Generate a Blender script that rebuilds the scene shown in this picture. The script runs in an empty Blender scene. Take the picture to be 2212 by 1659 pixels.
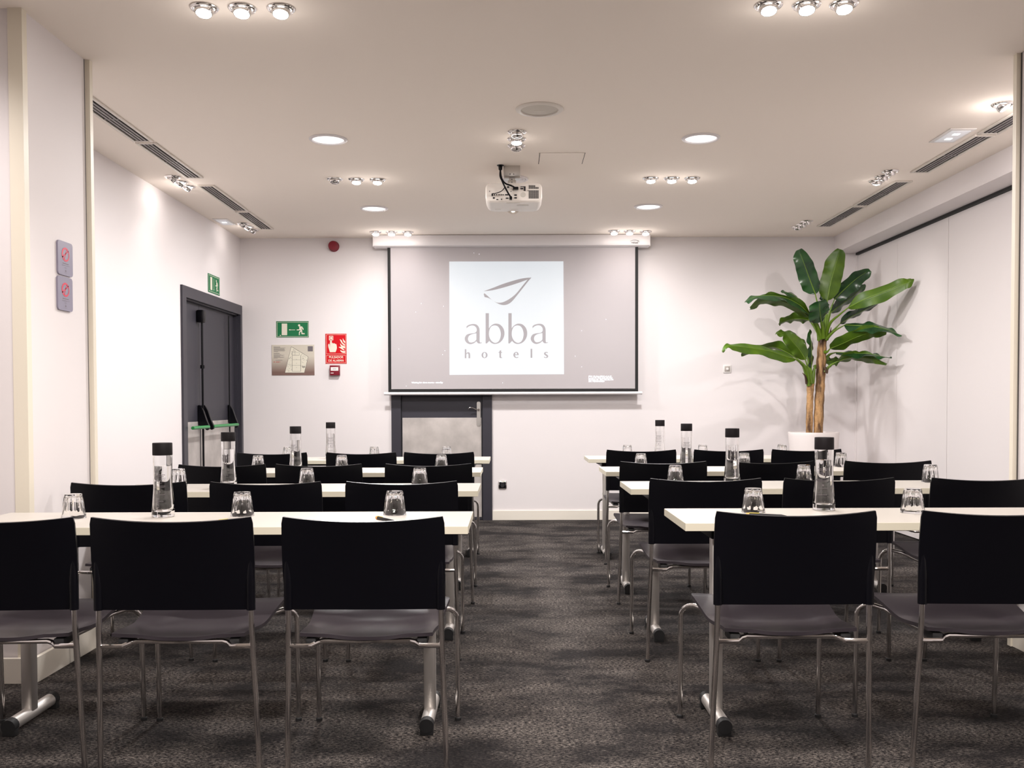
import bpy, bmesh, math, random
from math import sin, cos, pi, radians as R
from mathutils import Vector as V, Matrix
random.seed(7)
SC = bpy.context.scene
C = SC.collection

# ------------------------------------------------------------------ camera
H = 1.142; F = 2050.0; PITCH = R(1.5); ROLL = 0.003
cam_d = bpy.data.cameras.new('camera'); cam = bpy.data.objects.new('camera', cam_d); C.objects.link(cam)
fwd = V((0, cos(PITCH), -sin(PITCH))); up0 = V((0, sin(PITCH), cos(PITCH))); rt0 = V((1, 0, 0))
rt = rt0*cos(ROLL) - up0*sin(ROLL); up = up0*cos(ROLL) + rt0*sin(ROLL)
cam.matrix_world = Matrix(((rt.x, up.x, -fwd.x, 0), (rt.y, up.y, -fwd.y, 0), (rt.z, up.z, -fwd.z, H), (0, 0, 0, 1)))
cam_d.sensor_width = 36; cam_d.lens = F/2212*36
PY = 870 + F*math.tan(PITCH)
cam_d.shift_y = (PY-829.5)/2212; cam_d.shift_x = 1.0/2212
cam_d.clip_start = 0.05; cam_d.clip_end = 60
SC.camera = cam
PX = 1105.0
def ray(px, py):
    return (fwd + rt*((px-PX)/F) + up*((PY-py)/F))
def onY(px, py, Y):
    d = ray(px, py); return V((0, 0, H)) + d*(Y/d.y)
def onZ(px, py, z):
    d = ray(px, py); return V((0, 0, H)) + d*((z-H)/d.z)
def onX(px, py, X):
    d = ray(px, py); return V((0, 0, H)) + d*(X/d.x)

# ------------------------------------------------------------------ light and exposure
w = bpy.data.worlds.new('world'); SC.world = w; w.use_nodes = True
w.node_tree.nodes['Background'].inputs[0].default_value = (1, .93, .88, 1)
w.node_tree.nodes['Background'].inputs[1].default_value = 0.25
SC.view_settings.view_transform = 'Standard'; SC.view_settings.look = 'None'
SC.view_settings.exposure = 0.66; SC.view_settings.gamma = 1.0
SC.view_settings.use_curve_mapping = False
WARM = (1, .92, .87); PINK = (1, .93, .915); COOL = (1, .97, .96)
def lamp(kind, loc, energy, color=WARM, name='fill_lamp', parent=None, aim=None, size=.05, angle=100, blend=.8, sx=None, sy=None):
    d = bpy.data.lights.new(name, kind); d.energy = energy; d.color = color
    if kind == 'SPOT':
        d.spot_size = R(angle); d.spot_blend = blend; d.shadow_soft_size = size
    elif kind == 'POINT':
        d.shadow_soft_size = size
    elif kind == 'AREA':
        if sx: d.shape = 'RECTANGLE'; d.size = sx; d.size_y = sy
        else: d.shape = 'DISK'; d.size = size
    o = bpy.data.objects.new(name, d); C.objects.link(o); o.location = loc
    if aim is not None:
        o.rotation_euler = (V(aim)-V(loc)).to_track_quat('-Z', 'Y').to_euler()
    if parent: 
        o.parent = parent; o.location = V(loc)-parent.location
    return o
ZC = 2.738   # ceiling height
YW = 9.22    # far wall
# unseen fill lamps added for the part of the room behind the photographer
for (x, y) in ((-.6, 1.9), (.8, 1.9), (-.6, -.4), (.8, -.4)):
    lamp('AREA', (x, y, ZC-.02), 40, WARM, aim=(x, y, 0), size=.35)

# ------------------------------------------------------------------ materials
def mat(name, col, rough=.6, metal=0.0, spec=.5, emit=None, es=0, trans=0, ior=1.45, coat=0):
    m = bpy.data.materials.new(name); m.use_nodes = True
    b = m.node_tree.nodes['Principled BSDF']
    b.inputs['Base Color'].default_value = (*col, 1)
    b.inputs['Roughness'].default_value = rough; b.inputs['Metallic'].default_value = metal
    b.inputs['Specular IOR Level'].default_value = spec
    b.inputs['IOR'].default_value = ior
    b.inputs['Transmission Weight'].default_value = trans
    b.inputs['Coat Weight'].default_value = coat
    if emit:
        b.inputs['Emission Color'].default_value = (*emit, 1); b.inputs['Emission Strength'].default_value = es
    return m
def bumpy(m, scale, strength, dist=.002, detail=3, coord='Object'):
    nt = m.node_tree; b = nt.nodes['Principled BSDF']
    tc = nt.nodes.new('ShaderNodeTexCoord'); n = nt.nodes.new('ShaderNodeTexNoise'); bp = nt.nodes.new('ShaderNodeBump')
    n.inputs['Scale'].default_value = scale; n.inputs['Detail'].default_value = detail
    bp.inputs['Strength'].default_value = strength; bp.inputs['Distance'].default_value = dist
    nt.links.new(tc.outputs[coord], n.inputs['Vector']); nt.links.new(n.outputs['Fac'], bp.inputs['Height'])
    nt.links.new(bp.outputs['Normal'], b.inputs['Normal']); return m
def noisy(m, c1, c2, scale, lo=.35, hi=.65, detail=4, stretch=(1, 1, 1)):
    nt = m.node_tree; b = nt.nodes['Principled BSDF']
    tc = nt.nodes.new('ShaderNodeTexCoord'); mp = nt.nodes.new('ShaderNodeMapping'); n = nt.nodes.new('ShaderNodeTexNoise'); cr = nt.nodes.new('ShaderNodeValToRGB')
    mp.inputs['Scale'].default_value = stretch
    n.inputs['Scale'].default_value = scale; n.inputs['Detail'].default_value = detail
    cr.color_ramp.elements[0].position = lo; cr.color_ramp.elements[0].color = (*c1, 1)
    cr.color_ramp.elements[1].position = hi; cr.color_ramp.elements[1].color = (*c2, 1)
    nt.links.new(tc.outputs['Object'], mp.inputs['Vector']); nt.links.new(mp.outputs['Vector'], n.inputs['Vector'])
    nt.links.new(n.outputs['Fac'], cr.inputs['Fac']); nt.links.new(cr.outputs['Color'], b.inputs['Base Color']); return m
M = {}
M['wall'] = bumpy(mat('wall_paint', (.785, .742, .742), .75), 160, .12, .001)
M['ceil'] = mat('ceiling_paint', (.945, .865, .785), .9)
M['panel'] = mat('partition_panel', (.79, .745, .74), .55)
M['cream'] = mat('cream_trim', (.80, .74, .62), .45)
M['base'] = mat('baseboard_cream', (.82, .77, .68), .5)
M['black'] = mat('black_plastic', (.0022, .0022, .004), .34, spec=.22)
M['seat'] = bumpy(mat('charcoal_plastic', (.027, .022, .027), .36, spec=.5), 900, .12, .0006)
M['chrome'] = mat('chrome', (.78, .76, .75), .12, 1)
M['steel'] = mat('satin_steel', (.62, .60, .58), .33, 1)
M['alu'] = mat('satin_aluminium', (.70, .67, .64), .42, .85)
M['rubber'] = mat('black_rubber', (.012, .012, .013), .6)
M['top'] = mat('white_laminate', (.47, .44, .40), .38)
M['edge'] = mat('cream_edge', (.66, .62, .50), .5)
M['darkpaint'] = mat('anthracite_paint', (.034, .032, .043), .42)
M['darkrec'] = mat('anthracite_door', (.034, .032, .043), .5)
M['kick'] = noisy(mat('brushed_kick_plate', (.5, .47, .45), .42, .3), (.42, .39, .37), (.66, .61, .58), 5, .3, .7, 6)
M['white'] = mat('white_plastic', (.82, .79, .77), .4)
M['whitemetal'] = mat('white_enamel', (.78, .75, .76), .35)
M['screen'] = mat('screen_fabric', (.44, .41, .42), .9)
M['screenblack'] = mat('screen_border', (.012, .012, .012), .8)
M['lit'] = mat('projected_light_decal', (.40, .40, .40), .9, emit=(.80, .91, 1.0), es=.31)  # projector light on the fabric, put into the colour as a glow
M['logo'] = mat('projected_logo_grey', (.37, .355, .375), .9)  # less lit fabric inside the picture, put in as plain grey
M['dot'] = mat('projected_white_text', (.9, .9, .95), .9, emit=(.9, .95, 1), es=.5)  # projected lettering, its light put in as a glow
M['green'] = mat('sign_green', (.005, .16, .055), .6)
M['red'] = mat('sign_red', (.58, .003, .010), .65, spec=.25)
M['redplastic'] = mat('red_plastic', (.20, .006, .018), .4)
M['signcream'] = mat('sign_cream', (.76, .72, .60), .5)
M['ink'] = mat('ink_dark', (.03, .028, .03), .6)
M['inkgrey'] = mat('ink_grey', (.16, .14, .15), .6)
M['vent'] = mat('vent_white', (.74, .69, .63), .4)
M['ventdark'] = mat('vent_dark', (.012, .011, .012), .8)
M['slat'] = mat('vent_slat', (.26, .24, .24), .45, .4)
M['bulb'] = mat('lit_bulb', (1, 1, 1), .3, emit=(1, .93, .88), es=30)
M['down'] = mat('downlight_glass', (.9, .9, .9), .4, emit=(1, .96, .94), es=1.1)
M['unlit'] = mat('reflector_glass', (.55, .53, .52), .08, 1)
M['led'] = mat('led_diffuser', (.75, .75, .78), .3, emit=(.9, .95, 1), es=.12)
M['ledon'] = mat('led_on', (1, 1, 1), .3, emit=(.9, .95, 1), es=1.6)
M['greenbar'] = mat('green_bar', (.03, .26, .07), .35)
M['pot'] = mat('white_pot', (.84, .78, .76), .4)
M['soil'] = mat('soil', (.04, .03, .022), .95)
M['purple'] = mat('notice_plate', (.27, .25, .33), .35)
M['noticered'] = mat('notice_red', (.68, .045, .09), .5)
M['speaker'] = mat('speaker_grille', (.62, .58, .52), .7)
M['proj'] = mat('projector_shell', (.84, .78, .72), .4)
M['paper'] = mat('paper', (.85, .83, .78), .8)
M['orange'] = mat('pen_orange', (.8, .35, .08), .35)
M['brass'] = mat('yellow_clip', (.75, .6, .1), .3, .3)
M['groove'] = mat('seam_shadow_gap', (.10, .09, .085), .8)
M['line'] = mat('door_edge_gap', (.01, .01, .012), .8)
M['glass'] = mat('clear_glass', (1, 1, 1), 0.0, trans=1, ior=1.45)
M['water'] = mat('bottle_glass', (.985, .985, .985), 0.0, trans=1, ior=1.36)
M['leaf'] = noisy(mat('leaf_top', (.03, .1, .03), .26, spec=.6), (.008, .032, .012), (.022, .075, .018), 9, .3, .7, 3)
M['leafu'] = noisy(mat('leaf_underside', (.1, .2, .02), .4), (.035, .085, .005), (.075, .14, .006), 9, .3, .7, 3)
M['stem'] = mat('leaf_stalk', (.12, .21, .015), .4)
M['trunk'] = bumpy(noisy(mat('bark', (.3, .2, .1), .8), (.09, .045, .022), (.46, .27, .12), 26, .38, .60, 8, (1, 1, .2)), 40, .9, .010, 6)
M['husk'] = mat('dry_husk', (.07, .04, .025), .8)
def plan_mat():
    m = mat('plan_plate', (.5, .45, .4), .35); nt = m.node_tree; b = nt.nodes['Principled BSDF']
    tc = nt.nodes.new('ShaderNodeTexCoord'); sx = nt.nodes.new('ShaderNodeSeparateXYZ'); cr = nt.nodes.new('ShaderNodeValToRGB')
    cr.color_ramp.elements[0].color = (.20, .12, .10, 1); cr.color_ramp.elements[0].position = .1
    cr.color_ramp.elements[1].color = (.62, .57, .48, 1); cr.color_ramp.elements[1].position = .62
    nt.links.new(tc.outputs['Generated'], sx.inputs[0]); nt.links.new(sx.outputs[2], cr.inputs[0]); nt.links.new(cr.outputs[0], b.inputs['Base Color']); return m
M['plan'] = plan_mat()
def carpet():
    m = bpy.data.materials.new('carpet'); m.use_nodes = True; nt = m.node_tree; b = nt.nodes['Principled BSDF']
    L = nt.links.new; N = nt.nodes.new
    b.inputs['Roughness'].default_value = .95; b.inputs['Specular IOR Level'].default_value = .15
    tc = N('ShaderNodeTexCoord')
    def noise(scale, detail, st, rough=.55):
        mp = N('ShaderNodeMapping'); mp.inputs['Scale'].default_value = st
        n = N('ShaderNodeTexNoise'); n.inputs['Scale'].default_value = scale; n.inputs['Detail'].default_value = detail; n.inputs['Roughness'].default_value = rough
        L(tc.outputs['Object'], mp.inputs['Vector']); L(mp.outputs['Vector'], n.inputs['Vector']); return n
    big = noise(2.2, 7, (.8, 1.3, 1), .68)
    fine = noise(170, 3, (.42, 1, 1), .8)
    r1 = N('ShaderNodeValToRGB'); r1.color_ramp.elements[0].position = .41; r1.color_ramp.elements[1].position = .60
    r1.color_ramp.elements[0].color = (.13, .13, .13, 1); r1.color_ramp.elements[1].color = (1, 1, 1, 1)
    r2 = N('ShaderNodeValToRGB'); r2.color_ramp.elements[0].position = .46; r2.color_ramp.elements[1].position = .61
    L(big.outputs['Fac'], r1.inputs[0]); L(fine.outputs['Fac'], r2.inputs[0])
    mul = N('ShaderNodeMath'); mul.operation = 'MULTIPLY'; L(r1.outputs[0], mul.inputs[0]); L(r2.outputs[0], mul.inputs[1])
    base = N('ShaderNodeMixRGB'); base.inputs[1].default_value = (.006, .005, .0058, 1); base.inputs[2].default_value = (.185, .160, .143, 1)
    L(mul.outputs[0], base.inputs[0]); L(base.outputs[0], b.inputs['Base Color'])
    bp = N('ShaderNodeBump'); bp.inputs['Strength'].default_value = .5; bp.inputs['Distance'].default_value = .003
    L(fine.outputs['Fac'], bp.inputs['Height']); L(bp.outputs['Normal'], b.inputs['Normal'])
    return m
M['carpet'] = carpet()

# ------------------------------------------------------------------ mesh helpers
def box(bm, lo, hi, bev=0, mi=0):
    vs = [bm.verts.new((x, y, z)) for x in (lo[0], hi[0]) for y in (lo[1], hi[1]) for z in (lo[2], hi[2])]
    fs = [bm.faces.new([vs[i] for i in f]) for f in ((0, 1, 3, 2), (4, 6, 7, 5), (0, 4, 5, 1), (2, 3, 7, 6), (0, 2, 6, 4), (1, 5, 7, 3))]
    for f in fs: f.material_index = mi
    if bev:
        es = list({e for f in fs for e in f.edges})
        bmesh.ops.bevel(bm, geom=es, offset=bev, segments=2, affect='EDGES', profile=.5)
    return vs
def obox(bm, cen, half, ax, bev=0):
    """box with a custom frame ax=(x,y,z vectors)"""
    vs = [bm.verts.new(V(cen)+ax[0]*half[0]*a+ax[1]*half[1]*b+ax[2]*half[2]*c) for a in (-1, 1) for b in (-1, 1) for c in (-1, 1)]
    fs = [bm.faces.new([vs[i] for i in f]) for f in ((0, 1, 3, 2), (4, 6, 7, 5), (0, 4, 5, 1), (2, 3, 7, 6), (0, 2, 6, 4), (1, 5, 7, 3))]
    if bev:
        bmesh.ops.bevel(bm, geom=list({e for f in fs for e in f.edges}), offset=bev, segments=2, affect='EDGES', profile=.5)
def catmull(pts, n=6):
    pts = [V(p) for p in pts]; out = []
    for i in range(len(pts)-1):
        p0 = pts[max(i-1, 0)]; p1 = pts[i]; p2 = pts[i+1]; p3 = pts[min(i+2, len(pts)-1)]
        for k in range(n):
            t = k/n
            out.append(.5*((2*p1)+(p2-p0)*t+(2*p0-5*p1+4*p2-p3)*t*t+(3*p1-p0-3*p2+p3)*t**3))
    out.append(pts[-1]); return out
def tube(bm, pts, r, seg=10, cap=True):
    pts = [V(p) for p in pts]; n = len(pts)
    rs = r if isinstance(r, (list, tuple)) else [r]*n
    t = (pts[1]-pts[0]).normalized(); ref = V((0, 0, 1)) if abs(t.z) < .9 else V((1, 0, 0))
    u = t.cross(ref).normalized(); rings = []
    for i in range(n):
        a = pts[max(i-1, 0)]; b = pts[min(i+1, n-1)]; t = (b-a).normalized()
        u = (u - t*u.dot(t)).normalized(); v = t.cross(u)
        rings.append([bm.verts.new(pts[i]+(u*cos(2*pi*k/seg)+v*sin(2*pi*k/seg))*rs[i]) for k in range(seg)])
    for i in range(n-1):
        for k in range(seg):
            bm.faces.new((rings[i][k], rings[i][(k+1) % seg], rings[i+1][(k+1) % seg], rings[i+1][k]))
    if cap:
        bm.faces.new(rings[0][::-1]); bm.faces.new(rings[-1])
def lathe(bm, prof, seg=24, cx=0, cy=0, capb=True, capt=True, flute=None):
    rings = []
    for (r, z) in prof:
        ring = []
        for k in range(seg):
            a = 2*pi*k/seg; rr = r
            if flute: rr = r*flute(z, a)
            ring.append(bm.verts.new((cx+rr*cos(a), cy+rr*sin(a), z)))
        rings.append(ring)
    for i in range(len(prof)-1):
        for k in range(seg):
            bm.faces.new((rings[i][k], rings[i][(k+1) % seg], rings[i+1][(k+1) % seg], rings[i+1][k]))
    if capb: bm.faces.new(rings[0][::-1])
    if capt: bm.faces.new(rings[-1])
def sheet(bm, fn, nu, nv, th, mi_under=0, wrap=False):
    """closed thin solid over fn(u,v), u,v in 0..1"""
    P = [[V(fn(i/nu, j/nv)) for j in range(nv+1)] for i in range(nu+1)]
    def nrm(i, j):
        a = P[min(i+1, nu)][j]-P[max(i-1, 0)][j]; b = P[i][min(j+1, nv)]-P[i][max(j-1, 0)]
        n = a.cross(b); return n.normalized() if n.length > 1e-12 else V((0, 0, 1))
    A = [[bm.verts.new(P[i][j]+nrm(i, j)*th/2) for j in range(nv+1)] for i in range(nu+1)]
    B = [[bm.verts.new(P[i][j]-nrm(i, j)*th/2) for j in range(nv+1)] for i in range(nu+1)]
    for i in range(nu):
        for j in range(nv):
            bm.faces.new((A[i][j], A[i+1][j], A[i+1][j+1], A[i][j+1]))
            f = bm.faces.new((B[i][j], B[i][j+1], B[i+1][j+1], B[i+1][j])); f.material_index = mi_under
    for i in range(nu):
        bm.faces.new((A[i][0], B[i][0], B[i+1][0], A[i+1][0])); bm.faces.new((A[i][nv], A[i+1][nv], B[i+1][nv], B[i][nv]))
    for j in range(nv):
        bm.faces.new((A[0][j], A[0][j+1], B[0][j+1], B[0][j])); bm.faces.new((A[nu][j], B[nu][j], B[nu][j+1], A[nu][j+1]))
def obj(name, bm, m, parent=None, smooth=True, loc=None, angle=35):
    bmesh.ops.recalc_face_normals(bm, faces=bm.faces)
    me = bpy.data.meshes.new(name); bm.to_mesh(me); bm.free()
    for x in (m if isinstance(m, (list, tuple)) else [m]): me.materials.append(x)
    if smooth:
        for p in me.polygons: p.use_smooth = True
        me.set_sharp_from_angle(angle=R(angle))
    o = bpy.data.objects.new(name, me); C.objects.link(o)
    if parent: o.parent = parent
    if loc is not None: o.location = loc
    return o
def thing(name, label, cat, loc=(0, 0, 0), rz=0, group=None):
    o = bpy.data.objects.new(name, None); C.objects.link(o); o.location = loc; o.rotation_euler = (0, 0, rz)
    o.empty_display_size = .1
    o['label'] = label; o['category'] = cat
    if group: o['group'] = group
    return o
def tag(o, label, cat, group=None):
    o['label'] = label; o['category'] = cat
    if group: o['group'] = group
    return o
def struct(name, bm, m, smooth=False):
    o = obj(name, bm, m, smooth=smooth); o['kind'] = 'structure'; return o
def dup(src, loc, rz, label, scale=None):
    def cp(o, par):
        c = o.copy(); C.objects.link(c)
        if par: c.parent = par
        for ch in list(o.children): cp(ch, c)
        return c
    r = cp(src, None); r.location = loc; r.rotation_euler = (0, 0, rz); r['label'] = label
    if scale: r.scale = scale
    return r
def poly(bm, pts, mi=0):
    vs = [bm.verts.new(p) for p in pts]; f = bm.faces.new(vs); f.material_index = mi; return f
def curve_to_bm(cu, bm, place, depth=0):
    """evaluate a 2D curve / text and put its faces in bm through place(x,y)->(x,y,z)"""
    o = bpy.data.objects.new('tmp', cu); C.objects.link(o)
    dg = bpy.context.evaluated_depsgraph_get(); dg.update()
    me = bpy.data.meshes.new_from_object(o.evaluated_get(dg))
    vs = [bm.verts.new(place(v.co.x, v.co.y)) for v in me.vertices]
    for p in me.polygons:
        try: bm.faces.new([vs[i] for i in p.vertices])
        except ValueError: pass
    bpy.data.objects.remove(o); bpy.data.meshes.remove(me)
def text_bm(bm, s, size, place, align='LEFT', bold=0, sx=1.0):
    cu = bpy.data.curves.new('txt', 'FONT'); cu.body = s; cu.size = size; cu.align_x = align; cu.offset = bold; cu.resolution_u = 3
    curve_to_bm(cu, bm, lambda x, y: place(x*sx, y))
def loops_bm(bm, loops, place):
    cu = bpy.data.curves.new('lp', 'CURVE'); cu.dimensions = '2D'; cu.fill_mode = 'BOTH'
    for lp in loops:
        s = cu.splines.new('POLY'); s.points.add(len(lp)-1); s.use_cyclic_u = True
        for k, p in enumerate(lp): s.points[k].co = (p[0], -p[1], 0, 1)
    curve_to_bm(cu, bm, lambda x, y: place(x, -y))
def smooth_loop(pts, n=5):
    """closed loop; points with a third value are corners"""
    N = len(pts); ci = [i for i, p in enumerate(pts) if len(p) > 2]
    if not ci:
        q = [(p[0], p[1], 0) for p in pts]; ext = [q[-1]]+q+[q[0], q[1]]
        c = catmull(ext, n); return [(p.x, p.y) for p in c[n:-n-1]]
    out = []
    for a, i in enumerate(ci):
        j = ci[(a+1) % len(ci)]; seg = [i]
        k = i
        while True:
            k = (k+1) % N; seg.append(k)
            if k == j: break
        pp = [(pts[t][0], pts[t][1], 0) for t in seg]
        c = catmull(pp, n) if len(pp) > 2 else [V(pp[0]), V(pp[1])]
        out += [(p.x, p.y) for p in c[:-1]]
    return out
def ell(cx, cy, rx, ry, n=32): return [(cx+rx*cos(2*pi*k/n), cy+ry*sin(2*pi*k/n)) for k in range(n)]
def capsule(x0, y0, x1, y1, r, n=8):
    a = math.atan2(y1-y0, x1-x0)
    return [(x0+r*cos(a+pi/2+pi*k/n), y0+r*sin(a+pi/2+pi*k/n)) for k in range(n+1)]+[(x1+r*cos(a-pi/2+pi*k/n), y1+r*sin(a-pi/2+pi*k/n)) for k in range(n+1)]

# ------------------------------------------------------------------ room shell
XL, XR = -2.617, 3.345
bm = bmesh.new(); box(bm, (-3.6, -2.2, -.1), (3.7, YW+.4, 0)); struct('floor', bm, M['carpet'])
bm = bmesh.new(); box(bm, (-3.6, -2.2, ZC), (3.7, YW+.4, ZC+.1)); struct('ceiling', bm, M['ceil'])
D1 = (-1.165, -.189, 2.09)          # far door opening
D2 = (7.53, 9.195, 2.085)           # left door opening
bm = bmesh.new()
box(bm, (XL-.2, YW, 0), (D1[0], YW+.15, ZC)); box(bm, (D1[1], YW, 0), (3.6, YW+.15, ZC)); box(bm, (D1[0], YW, D1[2]), (D1[1], YW+.15, ZC))
struct('wall_back', bm, M['wall'])
bm = bmesh.new()
box(bm, (XL-.2, 4.40, 0), (XL, D2[0], ZC)); box(bm, (XL-.2, D2[0], D2[2]), (XL, D2[1], ZC)); box(bm, (XL-.2, D2[1], 0), (XL, YW, ZC))
struct('wall_left', bm, M['wall'])
bm = bmesh.new(); box(bm, (-3.4, -2.2, 0), (-3.3, 4.40, ZC)); struct('wall_near_left', bm, M['wall'])
bm = bmesh.new(); box(bm, (3.4, -2.2, 0), (3.5, 4.40, ZC)); struct('wall_near_right', bm, M['wall'])
bm = bmesh.new(); box(bm, (-3.4, -2.3, 0), (3.5, -2.2, ZC)); struct('wall_front', bm, mat('darkened_unseen_wall', (.10, .085, .075), .6))  # unseen wall, made dark so the chair backs reflect less light
# folding partition on the right: leaves with narrow seams over a dark backing
bm = bmesh.new()
ys = [4.3, 5.36, 6.32, 7.29, 8.25, YW-.03]
for a, b in zip(ys, ys[1:]): box(bm, (XR, a+.003, .01), (XR+.05, b-.003, 2.552), 0, 0)
box(bm, (XR+.051, 4.3, 0), (XR+.15, YW, ZC), 0, 1)
struct('wall_right', bm, [M['panel'], M['groove']])
bm = bmesh.new(); box(bm, (XR-.010, YW-.03, 0), (XR+.05, YW, 2.576)); struct('trim_1', bm, M['panel'])
bm = bmesh.new(); box(bm, (3.125, 4.40, 2.576), (XR+.15, YW, ZC)); struct('ceiling_soffit', bm, M['wall'])
bm = bmesh.new(); box(bm, (XR-.022, 4.42, 2.554), (XR+.05, YW-.03, 2.576)); struct('trim_2', bm, M['rubber'])
# columns
LC = -1.975; RCX = 2.345
bm = bmesh.new(); box(bm, (-3.35, 3.87, 0), (LC, 4.46, ZC)); box(bm, (LC-.002, 4.435, 0), (LC+.001, 4.44, ZC), 0, 1); struct('wall_left_column', bm, [M['wall'], M['groove']])
bm = bmesh.new(); box(bm, (LC-.05, 3.862, 0), (LC+.008, 3.90, ZC)); struct('trim_3', bm, M['cream'])
bm = bmesh.new(); box(bm, (LC-.05, 4.445, 0), (LC+.022, 4.475, ZC)); struct('trim_4', bm, M['cream'])
bm = bmesh.new(); box(bm, (RCX, 3.90, 0), (3.5, 4.42, ZC)); struct('wall_right_column', bm, M['wall'])
bm = bmesh.new(); box(bm, (RCX-.022, 4.395, 0), (RCX+.05, 4.425, ZC)); struct('trim_5', bm, M['cream'])
bm = bmesh.new(); box(bm, (RCX-.004, 4.388, 0), (RCX+.05, 4.394, ZC)); struct('trim_6', bm, M['groove'])
# baseboards
def bb(name, *bs):
    bm = bmesh.new()
    for lo, hi in bs: box(bm, lo, hi, .002)
    struct(name, bm, M['base'])
bb('baseboard_back', ((D1[1], YW-.014, 0), (XR-.03, YW, .093)), ((XL, YW-.014, 0), (D1[0], YW, .093)))
bb('baseboard_left', ((XL, 4.47, 0), (XL+.014, D2[0], .093)))
bb('baseboard_left_column', ((-3.3, 3.845, 0), (LC+.028, 3.862, .105)), ((LC+.010, 3.862, 0), (LC+.028, 4.445, .105)))
bb('baseboard_right_column', ((RCX-.016, 3.9, 0), (RCX, 4.39, .105)))

# ------------------------------------------------------------------ far door (behind the screen)
bm = bmesh.new(); x0, x1, zt = D1; fw = .092
box(bm, (x0, YW-.018, 0), (x0+fw, YW+.06, zt)); box(bm, (x1-fw, YW-.018, 0), (x1, YW+.06, zt)); box(bm, (x0+fw, YW-.018, zt-fw), (x1-fw, YW+.06, zt))
d1 = struct('door_1', bm, M['darkpaint'])
bm = bmesh.new(); box(bm, (x0+fw, YW+.012, 0.004), (x1-fw, YW+.055, zt-fw)); obj('door_leaf', bm, M['darkrec'], d1, False)
bm = bmesh.new(); box(bm, (x0+fw+.012, YW+.009, .03), (x1-fw-.012, YW+.012, .998), .001); k = obj('kick_plate', bm, M['kick'], d1, False); k['label'] = 'scuffed brushed metal kick plate'
bm = bmesh.new(); box(bm, (x0+fw-.001, YW-.004, 0), (x0+fw+.006, YW+.011, zt-fw)); box(bm, (x1-fw-.006, YW-.004, 0), (x1-fw+.001, YW+.011, zt-fw)); obj('door_stop', bm, M['line'], d1, False)
# ornate handle plate
def wallpt(px, py, y): p = onY(px, py, y); return (p.x, p.z)
pc = onY(1034, 894, YW)
bm = bmesh.new()
pr = [(-.018, .105), (-.012, .118), (-.004, .116), (0, .122), (.004, .116), (.012, .118), (.018, .105), (.018, -.098), (.012, -.112), (0, -.122), (-.012, -.112), (-.018, -.098)]
fr = [bm.verts.new((pc.x+a, YW+.002, pc.z+b)) for a, b in pr]; bk = [bm.verts.new((pc.x+a, YW+.009, pc.z+b)) for a, b in pr]
bm.faces.new(fr); bm.faces.new(bk[::-1])
for i in range(len(pr)): bm.faces.new((fr[i], fr[(i+1) % len(pr)], bk[(i+1) % len(pr)], bk[i]))
hp = obj('handle_plate', bm, M['steel'], d1, False)
bm = bmesh.new(); hz = onY(1033, 885, YW).z
tube(bm, [(pc.x, YW+.005, hz), (pc.x, YW-.03, hz)], .011)
tube(bm, catmull([(pc.x, YW-.032, hz), (pc.x-.03, YW-.036, hz+.006), (pc.x-.06, YW-.038, hz+.018), (pc.x-.083, YW-.038, hz+.02), (pc.x-.095, YW-.036, hz+.01), (pc.x-.093, YW-.034, hz+.002)]), .0045, 8)
obj('lever_handle', bm, M['chrome'], d1)

# ------------------------------------------------------------------ double fire door, left wall
y0, y1, zt = D2; fw = .09
bm = bmesh.new()
box(bm, (XL-.09, y0, 0), (XL+.018, y0+fw, zt)); box(bm, (XL-.09, y1-.055, 0), (XL+.018, y1, zt)); box(bm, (XL-.09, y0+fw, zt-fw), (XL+.018, y1-.055, zt))
box(bm, (XL-.09, y0+fw, zt-fw-.012), (XL-.012, y1-.055, zt-fw)); box(bm, (XL-.09, y1-.075, 0), (XL-.012, y1-.055, zt-fw))
d2 = struct('door_2', bm, M['darkpaint'])
LX = XL-.045
ym = onX(431, 800, LX).y
for a, b in ((y0+fw, ym-.002), (ym+.002, y1-.076)):
    bm = bmesh.new(); box(bm, (LX-.04, a, .004), (LX, b, zt-fw-.013)); lf = obj('door_leaf', bm, M['darkrec'], d2, False)
    bm = bmesh.new(); box(bm, (LX, a+.012, .03), (LX+.0025, b-.012, .99)); obj('kick_plate', bm, M['kick'], d2, False)
# panic hardware
rodx = LX+.035
bm = bmesh.new(); yr = ym-.03
tube(bm, [(rodx, yr, .02), (rodx, yr, 1.9)], .009, 8)
tube(bm, [(rodx, yr, 1.44), (rodx, yr, 1.47)], .018, 10)
obj('lock_rod', bm, M['black'], d2)
bm = bmesh.new(); box(bm, (LX+.002, yr-.05, 1.83), (LX+.062, yr+.03, 1.935), .012); obj('lock_keeper', bm, M['black'], d2)
bm = bmesh.new(); yr2 = y1-.30
tube(bm, [(rodx-.015, yr2, .02), (rodx-.015, yr2, 1.96)], .006, 8); obj('lock_rod', bm, M['black'], d2)
def arm(ya, zb, name):
    # tapering lever case: tall at the leaf, sweeping down to the bar
    bm = bmesh.new()
    prof = [(LX+.003, 1.13), (LX+.022, 1.13), (LX+.05, 1.08), (LX+.075, 1.0), (LX+.095, .955), (LX+.098, .925), (LX+.075, .915), (LX+.045, .95), (LX+.003, .96)]
    th = .018
    A = [bm.verts.new((x, ya-th, z)) for x, z in prof]; B = [bm.verts.new((x, ya+th, z)) for x, z in prof]
    bm.faces.new(A); bm.faces.new(B[::-1])
    for i in range(len(prof)): bm.faces.new((A[i], A[(i+1) % len(prof)], B[(i+1) % len(prof)], B[i]))
    bmesh.ops.bevel(bm, geom=list(bm.edges), offset=.004, segments=2, affect='EDGES')
    return obj(name, bm, M['black'], d2)
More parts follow.
